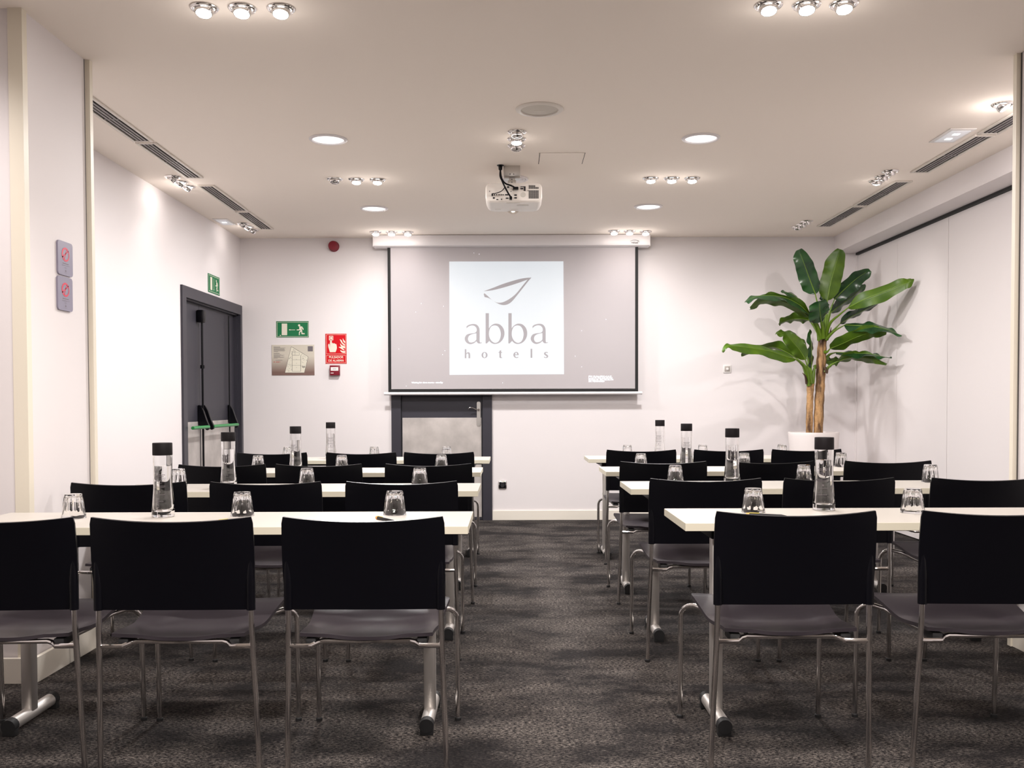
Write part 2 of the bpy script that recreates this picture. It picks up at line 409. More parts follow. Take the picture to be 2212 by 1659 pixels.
for ya in (ym-.05, ym+.07, yr2+.02): arm(ya, .95, 'push_lever')
for a, b in ((y0+fw+.04, ym-.05), (ym+.07, yr2+.02)):
    bm = bmesh.new(); tube(bm, [(LX+.088, a, .945), (LX+.088, b, .945)], .014, 12); o = obj('push_bar', bm, M['greenbar'], d2); o['label'] = 'green push bar'

# ------------------------------------------------------------------ wall signs
def plate(name, label, cat, px0, py0, px1, py1, m, th=.004, rim=None):
    """flat plate on the far wall from its pixel corners"""
    a = onY(px0, py0, YW); b = onY(px1, py1, YW); cx = (a.x+b.x)/2; cz = (a.z+b.z)/2
    t = thing(name, label, cat, (cx, YW, cz))
    bm = bmesh.new(); box(bm, ((a.x-cx), -th, (b.z-cz)), ((b.x-cx), 0, (a.z-cz)))
    obj('plate', bm, m, t, False); return t, cx, cz, th
def placer(t, off, ox, oy, sc):
    """crop pixel -> position on the face of a far-wall thing"""
    c = t.location
    def f(x, y):
        p = onY(ox+x*sc, oy+y*sc, YW); return (p.x-c.x, off, p.z-c.z)
    return f
def frame_loops(x0, y0, x1, y1, w): return [[(x0, y0), (x1, y0), (x1, y1), (x0, y1)], [(x0+w, y0+w), (x1-w, y0+w), (x1-w, y1-w), (x0+w, y1-w)]]
RUNNER = [ell(797, 396, 22, 22, 20), [(798, 425), (812, 415), (845, 415), (862, 425), (888, 470), (884, 485), (870, 483), (850, 450), (842, 440), (856, 500), (862, 550), (905, 550), (908, 572), (850, 572), (843, 568), (838, 520), (812, 535), (808, 590), (792, 590), (792, 535), (800, 520), (822, 500), (815, 488), (802, 495), (750, 495), (748, 478), (798, 474)]]
ARROW = [[(588, 484), (620, 468), (614, 480), (715, 480), (715, 490), (614, 490), (620, 500)]]
SG = .10848
t, cx, cz, th = plate('exit_sign', 'green emergency exit sign with running figure and left arrow, on far wall', 'sign', 597, 694, 667, 728.5, M['green'])
pf = placer(t, -th-.0006, 560, 660, SG); bm = bmesh.new()
for L_ in (RUNNER, ARROW, [[(450, 360), (558, 360), (558, 592), (450, 592)]], frame_loops(356, 330, 978, 622, 6), [[(415, 582), (440, 596), (415, 610)]]):
    if L_ is RUNNER:
        for q in L_: loops_bm(bm, [q], pf)
    else: loops_bm(bm, L_, pf)
obj('pictogram', bm, M['signcream'], t, False)
# fire alarm sign
t, cx, cz, th = plate('fire_alarm_sign', 'red sign with hand, flames and PULSADOR DE ALARMA, on far wall', 'sign', 703, 721, 749, 785.5, M['red'])
pf = placer(t, -th-.0006, 560, 660, SG); bm = bmesh.new()
loops_bm(bm, frame_loops(1338, 578, 1728, 965, 5), pf); loops_bm(bm, frame_loops(1338, 990, 1728, 1145, 5), pf)
loops_bm(bm, [[(1390, 605), (1475, 605), (1475, 692), (1390, 692)], [(1402, 618), (1463, 618), (1463, 680), (1402, 680)]], pf)
loops_bm(bm, [ell(1433, 650, 24, 24, 20)], pf)
loops_bm(bm, [smooth_loop([(1408, 930, 1), (1398, 890), (1375, 810), (1380, 768), (1400, 770), (1408, 830, 1), (1414, 700), (1433, 682), (1445, 700), (1450, 755, 1), (1468, 745), (1480, 762, 1), (1498, 750), (1512, 768, 1), (1530, 765), (1542, 790), (1545, 860), (1520, 930, 1)])], pf)
for fl in ([(1603, 672, 1), (1640, 690), (1665, 740), (1710, 775, 1), (1705, 800), (1650, 760), (1625, 720)], [(1665, 650, 1), (1690, 690), (1712, 715, 1), (1712, 755, 1), (1675, 715)], [(1612, 752, 1), (1650, 790), (1710, 810, 1), (1712, 855, 1), (1650, 835), (1620, 795)], [(1580, 825, 1), (1640, 825), (1680, 865), (1706, 885, 1), (1680, 890), (1630, 860)], [(1612, 885, 1), (1660, 905), (1712, 905, 1), (1712, 945, 1), (1660, 940), (1625, 915)]):
    loops_bm(bm, [smooth_loop(fl)], pf)
s = .0046*1.0
for txt, yy in (('PULSADOR', 1050), ('DE ALARMA', 1118)):
    q = pf(1533, yy)
    text_bm(bm, txt, .030, lambda x, y, q=q: (q[0]+x, q[1], q[2]+y), 'CENTER', .0006, .93)
obj('pictogram', bm, M['signcream'], t, False)
# evacuation plan
t, cx, cz, th = plate('evacuation_plan', 'metallic evacuation plan board with floor plan drawing, on far wall', 'sign', 587, 745, 679.5, 810.5, M['plan'])
pf = placer(t, -th-.0005, 560, 660, SG); pf2 = placer(t, -th-.0009, 560, 660, SG)
bm = bmesh.new(); loops_bm(bm, [[(640, 818), (978, 1020), (900, 1340), (512, 1340)]], pf); obj('plan_ground', bm, M['signcream'], t, False)
bm = bmesh.new()
def ln(x0, y0, x1, y1, w=3):
    L_ = math.hypot(x1-x0, y1-y0) or 1; nx, ny = -(y1-y0)/L_*w/2, (x1-x0)/L_*w/2
    pp = [pf2(x0+nx, y0+ny), pf2(x1+nx, y1+ny), pf2(x1-nx, y1-ny), pf2(x0-nx, y0-ny)]; poly(bm, pp)
for a in ((640, 818, 978, 1020, 5), (978, 1020, 900, 1340, 5), (900, 1340, 512, 1340, 5), (512, 1340, 640, 818, 5), (660, 915, 660, 1310, 5), (828, 990, 828, 1310, 5), (660, 1310, 828, 1310, 4), (660, 1080, 828, 1080, 3), (660, 1192, 828, 1192, 3), (665, 990, 800, 990, 5), (665, 935, 715, 935), (715, 900, 715, 990), (800, 940, 800, 990), (715, 940, 800, 940), (680, 870, 680, 915), (680, 870, 715, 900), (640, 915, 740, 915)): ln(*a)
rr = random.Random(3)
for k in range(34):
    y = rr.uniform(940, 1320); xl = 640-(y-818)*.245
    x = rr.uniform(xl+12, 645); l = rr.uniform(8, 26)
    if rr.random() < .5: ln(x, y, min(x+l, 655), y)
    else: ln(x, y, x, y+l*.7)
for k in range(34):
    y = rr.uniform(960, 1260); xr = 978-(max(y, 1020)-1020)*.245 - max(0, (1020-y))*1.6
    x = rr.uniform(835, max(840, xr-25)); l = rr.uniform(8, 26)
    if rr.random() < .5: ln(x, y, min(x+l, xr-4), y)
    else: ln(x, y, x, y+l*.7)
for x in (862, 882, 902): ln(x, 1222, x+12, 1222, 26)
for y in (1072, 1150, 1232): ln(740, y, 746, y, 9)
obj('plan_drawing', bm, M['ink'], t, False)
bm = bmesh.new()
for k in range(7): ln(290, 846+k*12, (525, 500, 515, 505, 520, 510, 380)[k], 846+k*12, 4)
for k in range(7): ln(290, 975+k*12, (440, 505, 480, 420, 505, 490, 370)[k], 975+k*12, 4)
ln(290, 826, 420, 826, 8); ln(290, 953, 410, 953, 8); ln(330, 1090, 465, 1090, 5)
obj('small_print', bm, M['inkgrey'], t, False)
bm = bmesh.new(); ln(292, 1125, 308, 1125, 14); ln(330, 1120, 425, 1120, 4); ln(330, 1132, 400, 1132, 4); obj('red_print', bm, M['red'], t, False)
bm = bmesh.new(); ln(968, 862, 1070, 862, 102); obj('print_block', bm, M['inkgrey'], t, False)
# manual call point
a = onY(714, 789.5, YW); b = onY(735, 811, YW)
t = thing('fire_call_point', 'small red manual fire alarm box below the red alarm sign', 'alarm', ((a.x+b.x)/2, YW, (a.z+b.z)/2))
hw = (b.x-a.x)/2; hh = (a.z-b.z)/2
bm = bmesh.new(); box(bm, (-hw, -.045, -hh), (hw, 0, hh), .004); obj('housing', bm, M['redplastic'], t)
bm = bmesh.new(); box(bm, (-hw*.78, -.0465, -.004), (hw*.78, -.045, hh*.62)); obj('press_window', bm, M['white'], t, False)
bm = bmesh.new()
for dx in (-.012, 0, .012): box(bm, (dx-.003, -.0475, .010), (dx+.003, -.0465, .016))
obj('press_marks', bm, M['ink'], t, False)
bm = bmesh.new(); box(bm, (-hw*.8, -.0465, -hh*.62), (-hw*.2, -.0455, -hh*.48)); obj('small_print', bm, M['white'], t, False)
# siren
p = onY(721.5, 532.5, YW)
t = thing('fire_siren', 'round dark red fire siren high on far wall, left of the screen', 'alarm', (p.x, YW, p.z))
bm = bmesh.new(); lathe(bm, [(.052, 0), (.052, .012), (.047, .016), (.047, .05), (.042, .06), (.02, .064), (.001, .065)], 32, capt=True)
bmesh.ops.rotate(bm, verts=bm.verts, cent=(0, 0, 0), matrix=Matrix.Rotation(R(90), 3, 'X')); obj('siren_body', bm, M['redplastic'], t)
# green sign over double door (left wall)
pa = onX(450, 589.7, XL); pb = onX(472.5, 636, XL)
yc = (pa.y+pb.y)/2; zc = (pa.z+onX(450, 631, XL).z)/2
t = thing('exit_sign', 'green exit sign above the dark double door on left wall', 'sign', (XL, yc, zc))
bm = bmesh.new(); box(bm, (0, -.16, -.08), (.004, .16, .08)); obj('plate', bm, M['green'], t, False)
bm = bmesh.new()
# sign's own picture: x 0..640 -> y -.16...16
pfl = lambda x, y: (.0046, (x-667)/620*.30, -(y-476)/620*.30)
loops_bm(bm, [[(450, 360), (558, 360), (558, 592), (450, 592)]], pfl); loops_bm(bm, frame_loops(356, 330, 978, 622, 7), pfl)
for q in RUNNER: loops_bm(bm, [q], pfl)
loops_bm(bm, [[(650, 592), (630, 560), (644, 566), (644, 370), (656, 370), (656, 566), (670, 560)]], pfl)
obj('pictogram', bm, M['signcream'], t, False)
# sockets
p = onY(1085.5, 1047.5, YW)
t = thing('wall_socket', 'chrome framed black wall socket low on far wall beside the door', 'socket', (p.x, YW, p.z))
bm = bmesh.new(); box(bm, (-.039, -.012, -.039), (.039, 0, .039), .010); obj('socket_frame', bm, M['chrome'], t)
bm = bmesh.new(); box(bm, (-.031, -.0145, -.029), (.031, -.012, .029), .002)
obj('socket_insert', bm, M['black'], t)
bm = bmesh.new(); lathe(bm, [(.021, 0), (.021, .003), (.017, .003), (.016, .0005)], 24, capt=True)
bmesh.ops.rotate(bm, verts=bm.verts, cent=(0, 0, 0), matrix=Matrix.Rotation(R(90), 3, 'X')); bmesh.ops.translate(bm, verts=bm.verts, vec=(0, -.0145, 0)); obj('socket_well', bm, M['rubber'], t)
p = onY(1570.5, 797, YW)
t = thing('wall_control', 'small square white dial control on far wall right of screen', 'switch', (p.x, YW, p.z))
bm = bmesh.new(); box(bm, (-.038, -.010, -.038), (.038, 0, .038), .003); obj('control_frame', bm, M['white'], t)
bm = bmesh.new(); box(bm, (-.026, -.013, -.026), (.026, -.010, .026), .001); obj('control_insert', bm, mat('grey_plastic', (.42, .38, .35), .4), t)
bm = bmesh.new(); lathe(bm, [(.013, 0), (.012, .008), (.001, .009)], 20); bmesh.ops.rotate(bm, verts=bm.verts, cent=(0, 0, 0), matrix=Matrix.Rotation(R(90), 3, 'X')); bmesh.ops.translate(bm, verts=bm.verts, vec=(0, -.013, 0)); obj('dial', bm, M['white'], t)
# two notice plates on the left column
for k, (pya, pyb, w_) in enumerate(((516.7, 590.5, 'upper'), (594, 667.7, 'lower'))):
    xw = LC+.001
    a = onX(120.8, pya, LC); b = onX(152.6, pya, LC); c = onX(120.8, pyb, LC)
    t = thing('notice_plate', '%s grey-violet notice with red circle on left column' % w_, 'notice', (LC, (a.y+b.y)/2, (a.z+c.z)/2), group='notices on the left column')
    hy = (b.y-a.y)/2; hz = (a.z-c.z)/2
    bm = bmesh.new()
    lp = []
    for (cy_, cz_, a0) in ((hy-.015, hz-.015, 0), (-hy+.015, hz-.015, 90), (-hy+.015, -hz+.015, 180), (hy-.015, -hz+.015, 270)):
        for q in range(6): lp.append((cy_+.015*cos(R(a0+q*18)), cz_+.015*sin(R(a0+q*18))))
    A = [bm.verts.new((0, y, z)) for y, z in lp]; B = [bm.verts.new((.008, y, z)) for y, z in lp]
    bm.faces.new(A[::-1]); bm.faces.new(B)
    for i in range(len(lp)): bm.faces.new((A[i], A[(i+1) % len(lp)], B[(i+1) % len(lp)], B[i]))
    obj('plate', bm, M['purple'], t, False)
    bm = bmesh.new(); pl = lambda x, y: (.0086, x, -y)
    loops_bm(bm, [ell(0, -.018, .036, .031), ell(.002, -.018, .027, .023)], pl)
    loops_bm(bm, [capsule(-.030, 0-.004, .026, -.036, .0028)], pl)
    loops_bm(bm, [capsule(-.012, .004, .012, -.040, .0022)], pl)
    obj('prohibition_mark', bm, M['noticered'], t, False)
    bm = bmesh.new()
    for (yy, l_, th_) in ((.022, .028, .003), (.031, .036, .0012), (.040, .010, .001), (.062, .010, .001)): loops_bm(bm, [[(-l_, yy-th_/2), (l_, yy-th_/2), (l_, yy+th_/2), (-l_, yy+th_/2)]], pl)
    loops_bm(bm, [ell(0, .054, .006, .003, 12)], pl); loops_bm(bm, [capsule(0, .044, 0, .048, .0008)], pl)
    obj('small_print', bm, M['inkgrey'], t, False)

# ------------------------------------------------------------------ projection screen
YS = 9.10
sc_l = onY(838, 700, YS).x; sc_r = onY(1378.5, 700, YS).x; sb = onY(1105, 846.5, YS).z; stp = onY(1105, 536, YS).z
cl = onY(808, 523, YS).x; cr_ = onY(1402, 523, YS).x; cb = onY(1105, 532.5, YS-.05).z
t = thing('projection_screen', 'large roll-down projection screen showing a white square with hotel logo', 'screen', ((sc_l+sc_r)/2, YS, sb))
ox, oz = t.location.x, t.location.z
bm = bmesh.new()
# casing with rounded lower front, hung under the ceiling
prof = [(-.05, ZC-.004), (.07, ZC-.004), (.07, cb), (-.02, cb), (-.045, cb+.012), (-.055, cb+.035)]
A = [bm.verts.new((cl-ox, y, z-oz)) for y, z in prof]; B = [bm.verts.new((cr_-ox, y, z-oz)) for y, z in prof]
bm.faces.new(A); bm.faces.new(B[::-1])
for i in range(len(prof)): bm.faces.new((A[i], A[(i+1) % len(prof)], B[(i+1) % len(prof)], B[i]))
cas = obj('screen_casing', bm, M['whitemetal'], t, True)
bm = bmesh.new()
for s_ in (cl-ox-.006, cr_-ox): box(bm, (s_, -.05, cb-oz+.005), (s_+.006, .068, ZC-.005-oz), .002)
obj('end_cap', bm, M['white'], cas)
bm = bmesh.new(); q = onY(1371, 523, YS-.057)
text_bm(bm, 'retual', .030, lambda x, y: (q.x-ox+x, -.0562, q.z-oz-.012+y), 'CENTER', .0002, .95)
arc = [(q.x-ox+.044*cos(a_), -.0562, q.z-oz+.001+.018*sin(a_)) for a_ in [R(-20+k*10) for k in range(20)]]
for p0, p1, k in zip(arc, arc[1:], range(30)):
    th_ = .0022*(1-k/24)+.0006
    poly(bm, [(p0[0], p0[1], p0[2]-th_), (p1[0], p1[1], p1[2]-th_), (p1[0], p1[1], p1[2]+th_), (p0[0], p0[1], p0[2]+th_)])
obj('maker_mark', bm, M['ink'], cas, False)
bw = .029
bm = bmesh.new(); box(bm, (sc_l+bw-ox, -.001, bw), (sc_r-bw-ox, .001, ZC-.05-oz)); fab = obj('screen_fabric', bm, M['screen'], t, False)
bm = bmesh.new(); box(bm, (sc_l-ox, -.0012, 0), (sc_l+bw-ox, .0012, ZC-.05-oz)); box(bm, (sc_r-bw-ox, -.0012, 0), (sc_r-ox, .0012, ZC-.05-oz)); box(bm, (sc_l+bw-ox, -.0012, 0), (sc_r-bw-ox, .0012, bw-.004)); obj('black_border', bm, M['screenblack'], t, False)
bm = bmesh.new(); tube(bm, [(onY(830, 850, YS).x-ox, 0, -.014), (onY(1387, 850, YS).x-ox, 0, -.014)], .0145, 12); obj('weight_bar', bm, M['whitemetal'], t)
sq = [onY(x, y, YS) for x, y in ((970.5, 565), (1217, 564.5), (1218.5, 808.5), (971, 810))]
bm = bmesh.new(); poly(bm, [(p.x-ox, -.0018, p.z-oz) for p in sq]); im = obj('projected_picture', bm, M['lit'], t, False)  # glowing decal stands in for the projector's light on the fabric
def pscr(off, oxp, oyp, sc):
    def f(x, y):
        p = onY(oxp+x*sc, oyp+y*sc, YS); return (p.x-ox, off, p.z-oz)
    return f
bm = bmesh.new(); pf = pscr(-.0024, 990, 660, .094937)
Bo = [(622, 175, 1), (696, 175, 1), (696, 520, 1), (740, 465), (800, 425), (860, 412), (940, 430), (1005, 490), (1040, 560), (1050, 640), (1035, 720), (990, 800), (920, 855), (830, 875), (760, 855), (705, 805, 1), (650, 862, 1), (622, 862, 1)]
Bi = [(840, 452), (900, 475), (945, 540), (968, 640), (955, 740), (920, 810), (870, 845), (820, 847), (760, 810), (715, 740), (697, 660), (705, 570), (740, 490), (790, 458)]
Ao = [(187, 522, 1), (187, 475, 1), (240, 440), (340, 420), (420, 438), (470, 500), (485, 580), (485, 800, 1), (490, 830), (505, 845), (535, 838, 1), (535, 852, 1), (500, 862), (460, 862), (430, 840), (412, 810, 1), (360, 855), (270, 880), (195, 850), (152, 790), (150, 730), (185, 670), (240, 645), (300, 635), (370, 625), (410, 595), (420, 550), (405, 500), (360, 462), (300, 455), (230, 480)]
Ai = [(412, 630, 1), (412, 775, 1), (370, 820), (300, 842), (250, 830), (222, 780), (222, 740), (240, 695), (280, 665), (330, 648)]
for dx, dy in ((0, 0), (518, 0)):
    loops_bm(bm, [smooth_loop(Bo), smooth_loop(Bi)], lambda x, y, dx=dx, dy=dy: pf(x+dx, y+dy))
for dx, dy in ((0, 0), (1502, -5)):
    loops_bm(bm, [smooth_loop(Ao), smooth_loop(Ai)], lambda x, y, dx=dx, dy=dy: pf(x+dx, y+dy))
loops_bm(bm, [smooth_loop([(147, 993, 1), (183, 993, 1), (183, 1085, 1), (205, 1068), (235, 1062), (260, 1080), (270, 1120), (270, 1200, 1), (232, 1200, 1), (232, 1130), (225, 1098), (208, 1090), (188, 1105), (183, 1130, 1), (183, 1200, 1), (147, 1200, 1)])], pf)
loops_bm(bm, [ell(597, 1128, 68, 70), ell(597, 1128, 31, 57)], pf)
loops_bm(bm, [smooth_loop([(975, 1015, 1), (975, 1058, 1), (995, 1060, 1), (995, 1076, 1), (975, 1076, 1), (973, 1150), (980, 1180), (998, 1183, 1), (998, 1192, 1), (960, 1196), (938, 1180), (935, 1130), (935, 1076, 1), (917, 1076, 1), (917, 1062, 1), (935, 1055, 1), (938, 1032, 1)])], pf)
loops_bm(bm, [smooth_loop([(1375, 1128, 1), (1292, 1128, 1), (1300, 1162), (1325, 1178), (1368, 1168, 1), (1358, 1187), (1320, 1195), (1275, 1175), (1252, 1130), (1265, 1085), (1310, 1055), (1350, 1065), (1370, 1095)]), smooth_loop([(1295, 1112, 1), (1337, 1112, 1), (1330, 1080), (1315, 1070), (1300, 1085)])], pf)
loops_bm(bm, [[(1645, 985), (1682, 985), (1682, 1190), (1645, 1190)]], pf)
loops_bm(bm, [smooth_loop([(2035, 1062, 1), (2035, 1086, 1), (2015, 1076), (1995, 1074), (1986, 1086), (2000, 1105), (2035, 1130), (2045, 1160), (2025, 1188), (1990, 1195), (1952, 1185, 1), (1952, 1158, 1), (1970, 1172), (1995, 1180), (2010, 1165), (2000, 1147), (1965, 1125), (1950, 1095), (1965, 1065), (2000, 1055)])], pf)
o = obj('logo_lettering', bm, M['logo'], im, False)
bm = bmesh.new(); pf = pscr(-.0024, 1030, 590, .058770)
loops_bm(bm, [smooth_loop([(250, 668, 1), (600, 540), (1000, 385), (1500, 235), (1800, 178), (2010, 165, 1), (1880, 310), (1500, 790), (1300, 1030), (1150, 1140), (1000, 1175), (850, 1150), (700, 1078), (530, 970), (420, 912), (288, 882, 1), (255, 780, 1), (275, 735, 1), (400, 840), (560, 990), (700, 1066), (800, 1088), (950, 1072), (1150, 980), (1350, 840), (1500, 690), (1700, 440), (1870, 235, 1), (1500, 370), (1000, 525), (600, 625)], 6)], pf)
obj('logo_emblem', bm, M['logo'], im, False)
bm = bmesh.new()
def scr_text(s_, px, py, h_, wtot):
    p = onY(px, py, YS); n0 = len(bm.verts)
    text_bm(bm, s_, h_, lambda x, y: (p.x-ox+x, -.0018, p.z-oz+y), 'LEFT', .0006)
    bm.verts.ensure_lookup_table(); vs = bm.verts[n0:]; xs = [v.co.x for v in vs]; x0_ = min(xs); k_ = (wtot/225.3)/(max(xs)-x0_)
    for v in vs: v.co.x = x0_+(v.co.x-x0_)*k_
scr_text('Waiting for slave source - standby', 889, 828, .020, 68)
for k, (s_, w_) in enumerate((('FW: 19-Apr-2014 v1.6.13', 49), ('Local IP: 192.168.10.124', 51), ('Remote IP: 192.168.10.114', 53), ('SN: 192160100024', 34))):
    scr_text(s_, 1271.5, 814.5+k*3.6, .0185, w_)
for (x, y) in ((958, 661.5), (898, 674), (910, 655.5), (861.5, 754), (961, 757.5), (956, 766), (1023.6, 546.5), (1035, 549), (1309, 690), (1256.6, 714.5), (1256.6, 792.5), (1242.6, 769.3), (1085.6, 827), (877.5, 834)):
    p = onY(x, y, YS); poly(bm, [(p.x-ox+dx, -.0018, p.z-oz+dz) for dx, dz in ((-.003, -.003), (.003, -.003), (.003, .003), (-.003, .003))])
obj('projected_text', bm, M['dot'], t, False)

# ------------------------------------------------------------------ ceiling fixtures
def rotm(tilt_dir, ang):
    return Matrix.Rotation(ang, 3, V(tilt_dir))
def make_spot(label, p, on, aimdir, energy, ang=95, color=WARM, glow=.5):
    """chrome adjustable spotlight, aimdir = horizontal lean of the eyeball"""
    t = thing('ceiling_spotlight', label, 'ceiling light', (p.x, p.y, ZC), group='chrome ceiling spotlights')
    bm = bmesh.new()
    prof = [(.056, 0), (.057, -.004), (.053, -.009), (.047, -.011), (.043, -.008), (.041, -.002), (.041, 0)]
    lathe(bm, prof, 28, capb=False, capt=False); obj('bezel', bm, M['chrome'], t)
    ax = V((-aimdir[1], aimdir[0], 0)); 
    if ax.length == 0: ax = V((1, 0, 0))
    rot = Matrix.Rotation(-V((aimdir[0], aimdir[1], 0)).length, 3, ax.normalized())
    bm = bmesh.new(); lathe(bm, [(.037, 0.0), (.0385, -.008), (.037, -.02), (.033, -.029), (.0305, -.029), (.029, -.022)], 28, capb=False, capt=False)
    bmesh.ops.rotate(bm, verts=bm.verts, cent=(0, 0, -.004), matrix=rot); obj('eyeball', bm, M['chrome'], t)
    bm = bmesh.new(); lathe(bm, [(.0300, -.0235), (.024, -.0285), (.012, -.0325), (.001, -.034)], 20, capb=True)
    bmesh.ops.rotate(bm, verts=bm.verts, cent=(0, 0, -.004), matrix=rot); obj('lamp_face', bm, M['bulb'] if on else M['unlit'], t)
    if on:
        lamp('POINT', (0, 0, -.11), glow, color, name='lamp_spill', size=.035).parent = t
    if on and energy:
        d = rot @ V((0, 0, -1))
        l = lamp('SPOT', t.location+V((0, 0, -.004))+d*.045, energy, color, name='spot_beam', size=.03, angle=ang, blend=.9)
        l.rotation_euler = d.to_track_quat('-Z', 'Y').to_euler(); l.parent = t; l.location = V((0, 0, -.004))+d*.045
    return t
E = 19
# (label cluster, [(px,py,on)], aim, energy each)
CL = [
 ('front-left trio', [(441, 17, 1), (523, 18, 1), (607, 19, 1)], (.0, -.28), E, 105, ('left', 'middle', 'right')),
 ('front-right trio', [(1660, 12, 1), (1742, 11, 1), (1823, 9, 1)], (.0, -.28), E, 105, ('left', 'middle', 'right')),
 ('trio over the projector', [(1117, 285, 0), (1116, 300, 1), (1115.5, 314, 0)], (0, -.15), E, 105, ('nearest', 'middle', 'farthest')),
 ('mid-left trio', [(723, 386, 0), (770, 387, 1), (815.5, 387.5, 1)], (0, -.22), E, 105, ('left unlit', 'middle', 'right')),
 ('mid-right trio', [(1405.7, 384.5, 1), (1451, 384.5, 1), (1495, 384.5, 1)], (0, -.22), E, 105, ('left', 'middle', 'right')),
 ('trio left above the screen', [(811.6, 500.5, 1), (846, 500.8, 1), (880.8, 501, 1)], (0, -.3), 0, 100, ('left', 'middle', 'right')),
 ('trio right above the screen', [(1326.4, 498.5, 1), (1360, 498.8, 1), (1394.7, 499.5, 1)], (0, -.3), 0, 100, ('left', 'middle', 'right')),
 ('trio along the near left wall', [(373, 381.5, 0), (389, 393, 1), (405, 402.5, 1)], (-.7, 0.0), 0, 60, ('nearest', 'middle', 'farthest')),
 ('trio along the far left wall', [(525, 482.5, 0), (535, 489, 1), (546, 496, 0)], (-.6, 0.0), 0, 60, ('nearest', 'middle', 'farthest')),
 ('trio along the near right vents', [(1923, 369.5, 0), (1907, 381, 0), (1894, 390.5, 1)], (0, .2), 0, 70, ('nearest', 'middle', 'farthest')),
 ('trio along the far right vents', [(1742.6, 477.5, 0), (1733, 484, 0), (1723, 489.5, 0)], (0, .2), 0, 70, ('nearest', 'middle', 'farthest')),
]
for cname, pts, aim, en, ang, wh in CL:
    for (px, py, on), wd in zip(pts, wh):
        p = onZ(px, py+1, ZC-.004)
        lit = '' if 'unlit' in wd else ('lit ' if on else 'unlit ')
        make_spot('%s%s chrome spotlight of the %s' % (lit, wd, cname), p, on, aim, en if on else 0, ang, glow=(.26 if 'above the screen' in cname else .10 if 'left wall' in cname else .17))
p = onZ(2166, 226, ZC-.004); make_spot('lit chrome spotlight beside the right column, partly hidden', p, 1, (.5, -.3), 12, 130, glow=.9)
p = onZ(2150, 223, ZC-.004)
# wall washing beams from the fixtures nearest the walls
def beam(px, py, target, energy, ang, color=PINK, blend=.9):
    p = onZ(px, py, ZC-.05); lamp('SPOT', (p.x, p.y, ZC-.055), energy, color, name='spot_beam', aim=target, size=.02, angle=ang, blend=blend)
beam(405, 402.5, (XL, 6.80, 1.75), 2.3, 84, blend=1.0)
beam(535, 489, (XL, 8.40, 1.9), 1.9, 80, blend=1.0)
for px in (811.6, 846): beam(px, 501, (onY(px+20, 600, YW).x, YW, 1.55), 1.9, 105)
beam(880.8, 501, (onY(905, 600, YW).x, YW, 1.55), 1.9, 105)
for px in (1326.4, 1360, 1394.7): beam(px, 499, (onY(px+10, 600, YW).x, YW, 1.55), 1.9, 105)
beam(1894, 391, (3.0, 8.9, 1.2), 30, 75)
beam(2166, 226, (XR, 6.2, 1.6), 20, 110)
p = onZ(1500, 386, ZC-.05)
lamp('SPOT', (p.x, p.y, ZC-.06), 28, WARM, name='spot_beam', aim=(2.75, 8.9, 1.3), size=.02, angle=60, blend=.8)
lamp('SPOT', (-2.3, 3.0, ZC-.06), 32, PINK, name='spot_beam', aim=(-2.6, 3.87, 1.2), size=.03, angle=110, blend=.9)

lamp('SPOT', (1.75, 3.3, ZC-.06), 14, PINK, name='spot_beam', aim=(2.345, 4.2, 1.5), size=.03, angle=80, blend=1.0)  # unseen spot added to brighten the right column, no fixture there
# round recessed downlights
for (px, py, w_, lb) in ((709, 303.5, 82, 'near left'), (1514, 301, 80, 'near right'), (808, 452, 58, 'far left'), (1400.5, 448, 57, 'far right')):
    p = onZ(px, py, ZC-.008)
    t = thing('recessed_downlight', 'large round white %s downlight in ceiling' % lb, 'ceiling light', (p.x, p.y, ZC), group='round recessed downlights')
    bm = bmesh.new(); lathe(bm, [(.115, 0), (.115, -.004), (.109, -.008), (.097, -.010), (.093, -.006), (.092, -.001)], 40, capb=False, capt=False); obj('trim_ring', bm, M['whitemetal'], t)
    bm = bmesh.new(); lathe(bm, [(.093, -.002), (.07, -.0035), (.03, -.004), (.001, -.004)], 40, capb=True); obj('diffuser', bm, M['down'], t)
    l = lamp('AREA', (p.x, p.y, ZC-.02), 30, COOL, name='downlight_bulb', size=.18, aim=(p.x, p.y, 0)); l.parent = t; l.location = (0, 0, -.02)
# ceiling loudspeaker
p = onZ(1165.5, 238, ZC-.006)
t = thing('ceiling_speaker', 'round beige loudspeaker grille in the ceiling centre', 'speaker', (p.x, p.y, ZC))
bm = bmesh.new(); lathe(bm, [(.130, 0), (.130, -.004), (.122, -.009), (.104, -.010), (.101, -.004)], 40, capb=False, capt=False); obj('rim', bm, M['vent'], t)
bm = bmesh.new(); lathe(bm, [(.102, -.003), (.07, -.007), (.03, -.009), (.001, -.009)], 40, capb=True); obj('grille', bm, M['speaker'], t)
bm = bmesh.new(); box(bm, (-.028, -.003, -.0105), (.028, .003, -.009)); obj('badge', bm, M['vent'], t, False)
# round air diffuser behind projector
p = onZ(1111, 388.5, ZC-.01)
t = thing('air_diffuser', 'round ribbed air diffuser in ceiling behind the projector', 'vent', (p.x, p.y, ZC))
for r0 in (.098, .078, .058, .038, .018):
    bm = bmesh.new(); lathe(bm, [(r0, -.001), (r0, -.010), (r0-.006, -.014), (r0-.012, -.008), (r0-.014, -.001)], 36, capb=False, capt=False); obj('ring', bm, M['whitemetal'], t)
bm = bmesh.new(); lathe(bm, [(.09, -.002), (.05, -.002), (.001, -.002)], 36, capb=True); obj('backing', bm, M['speaker'], t)
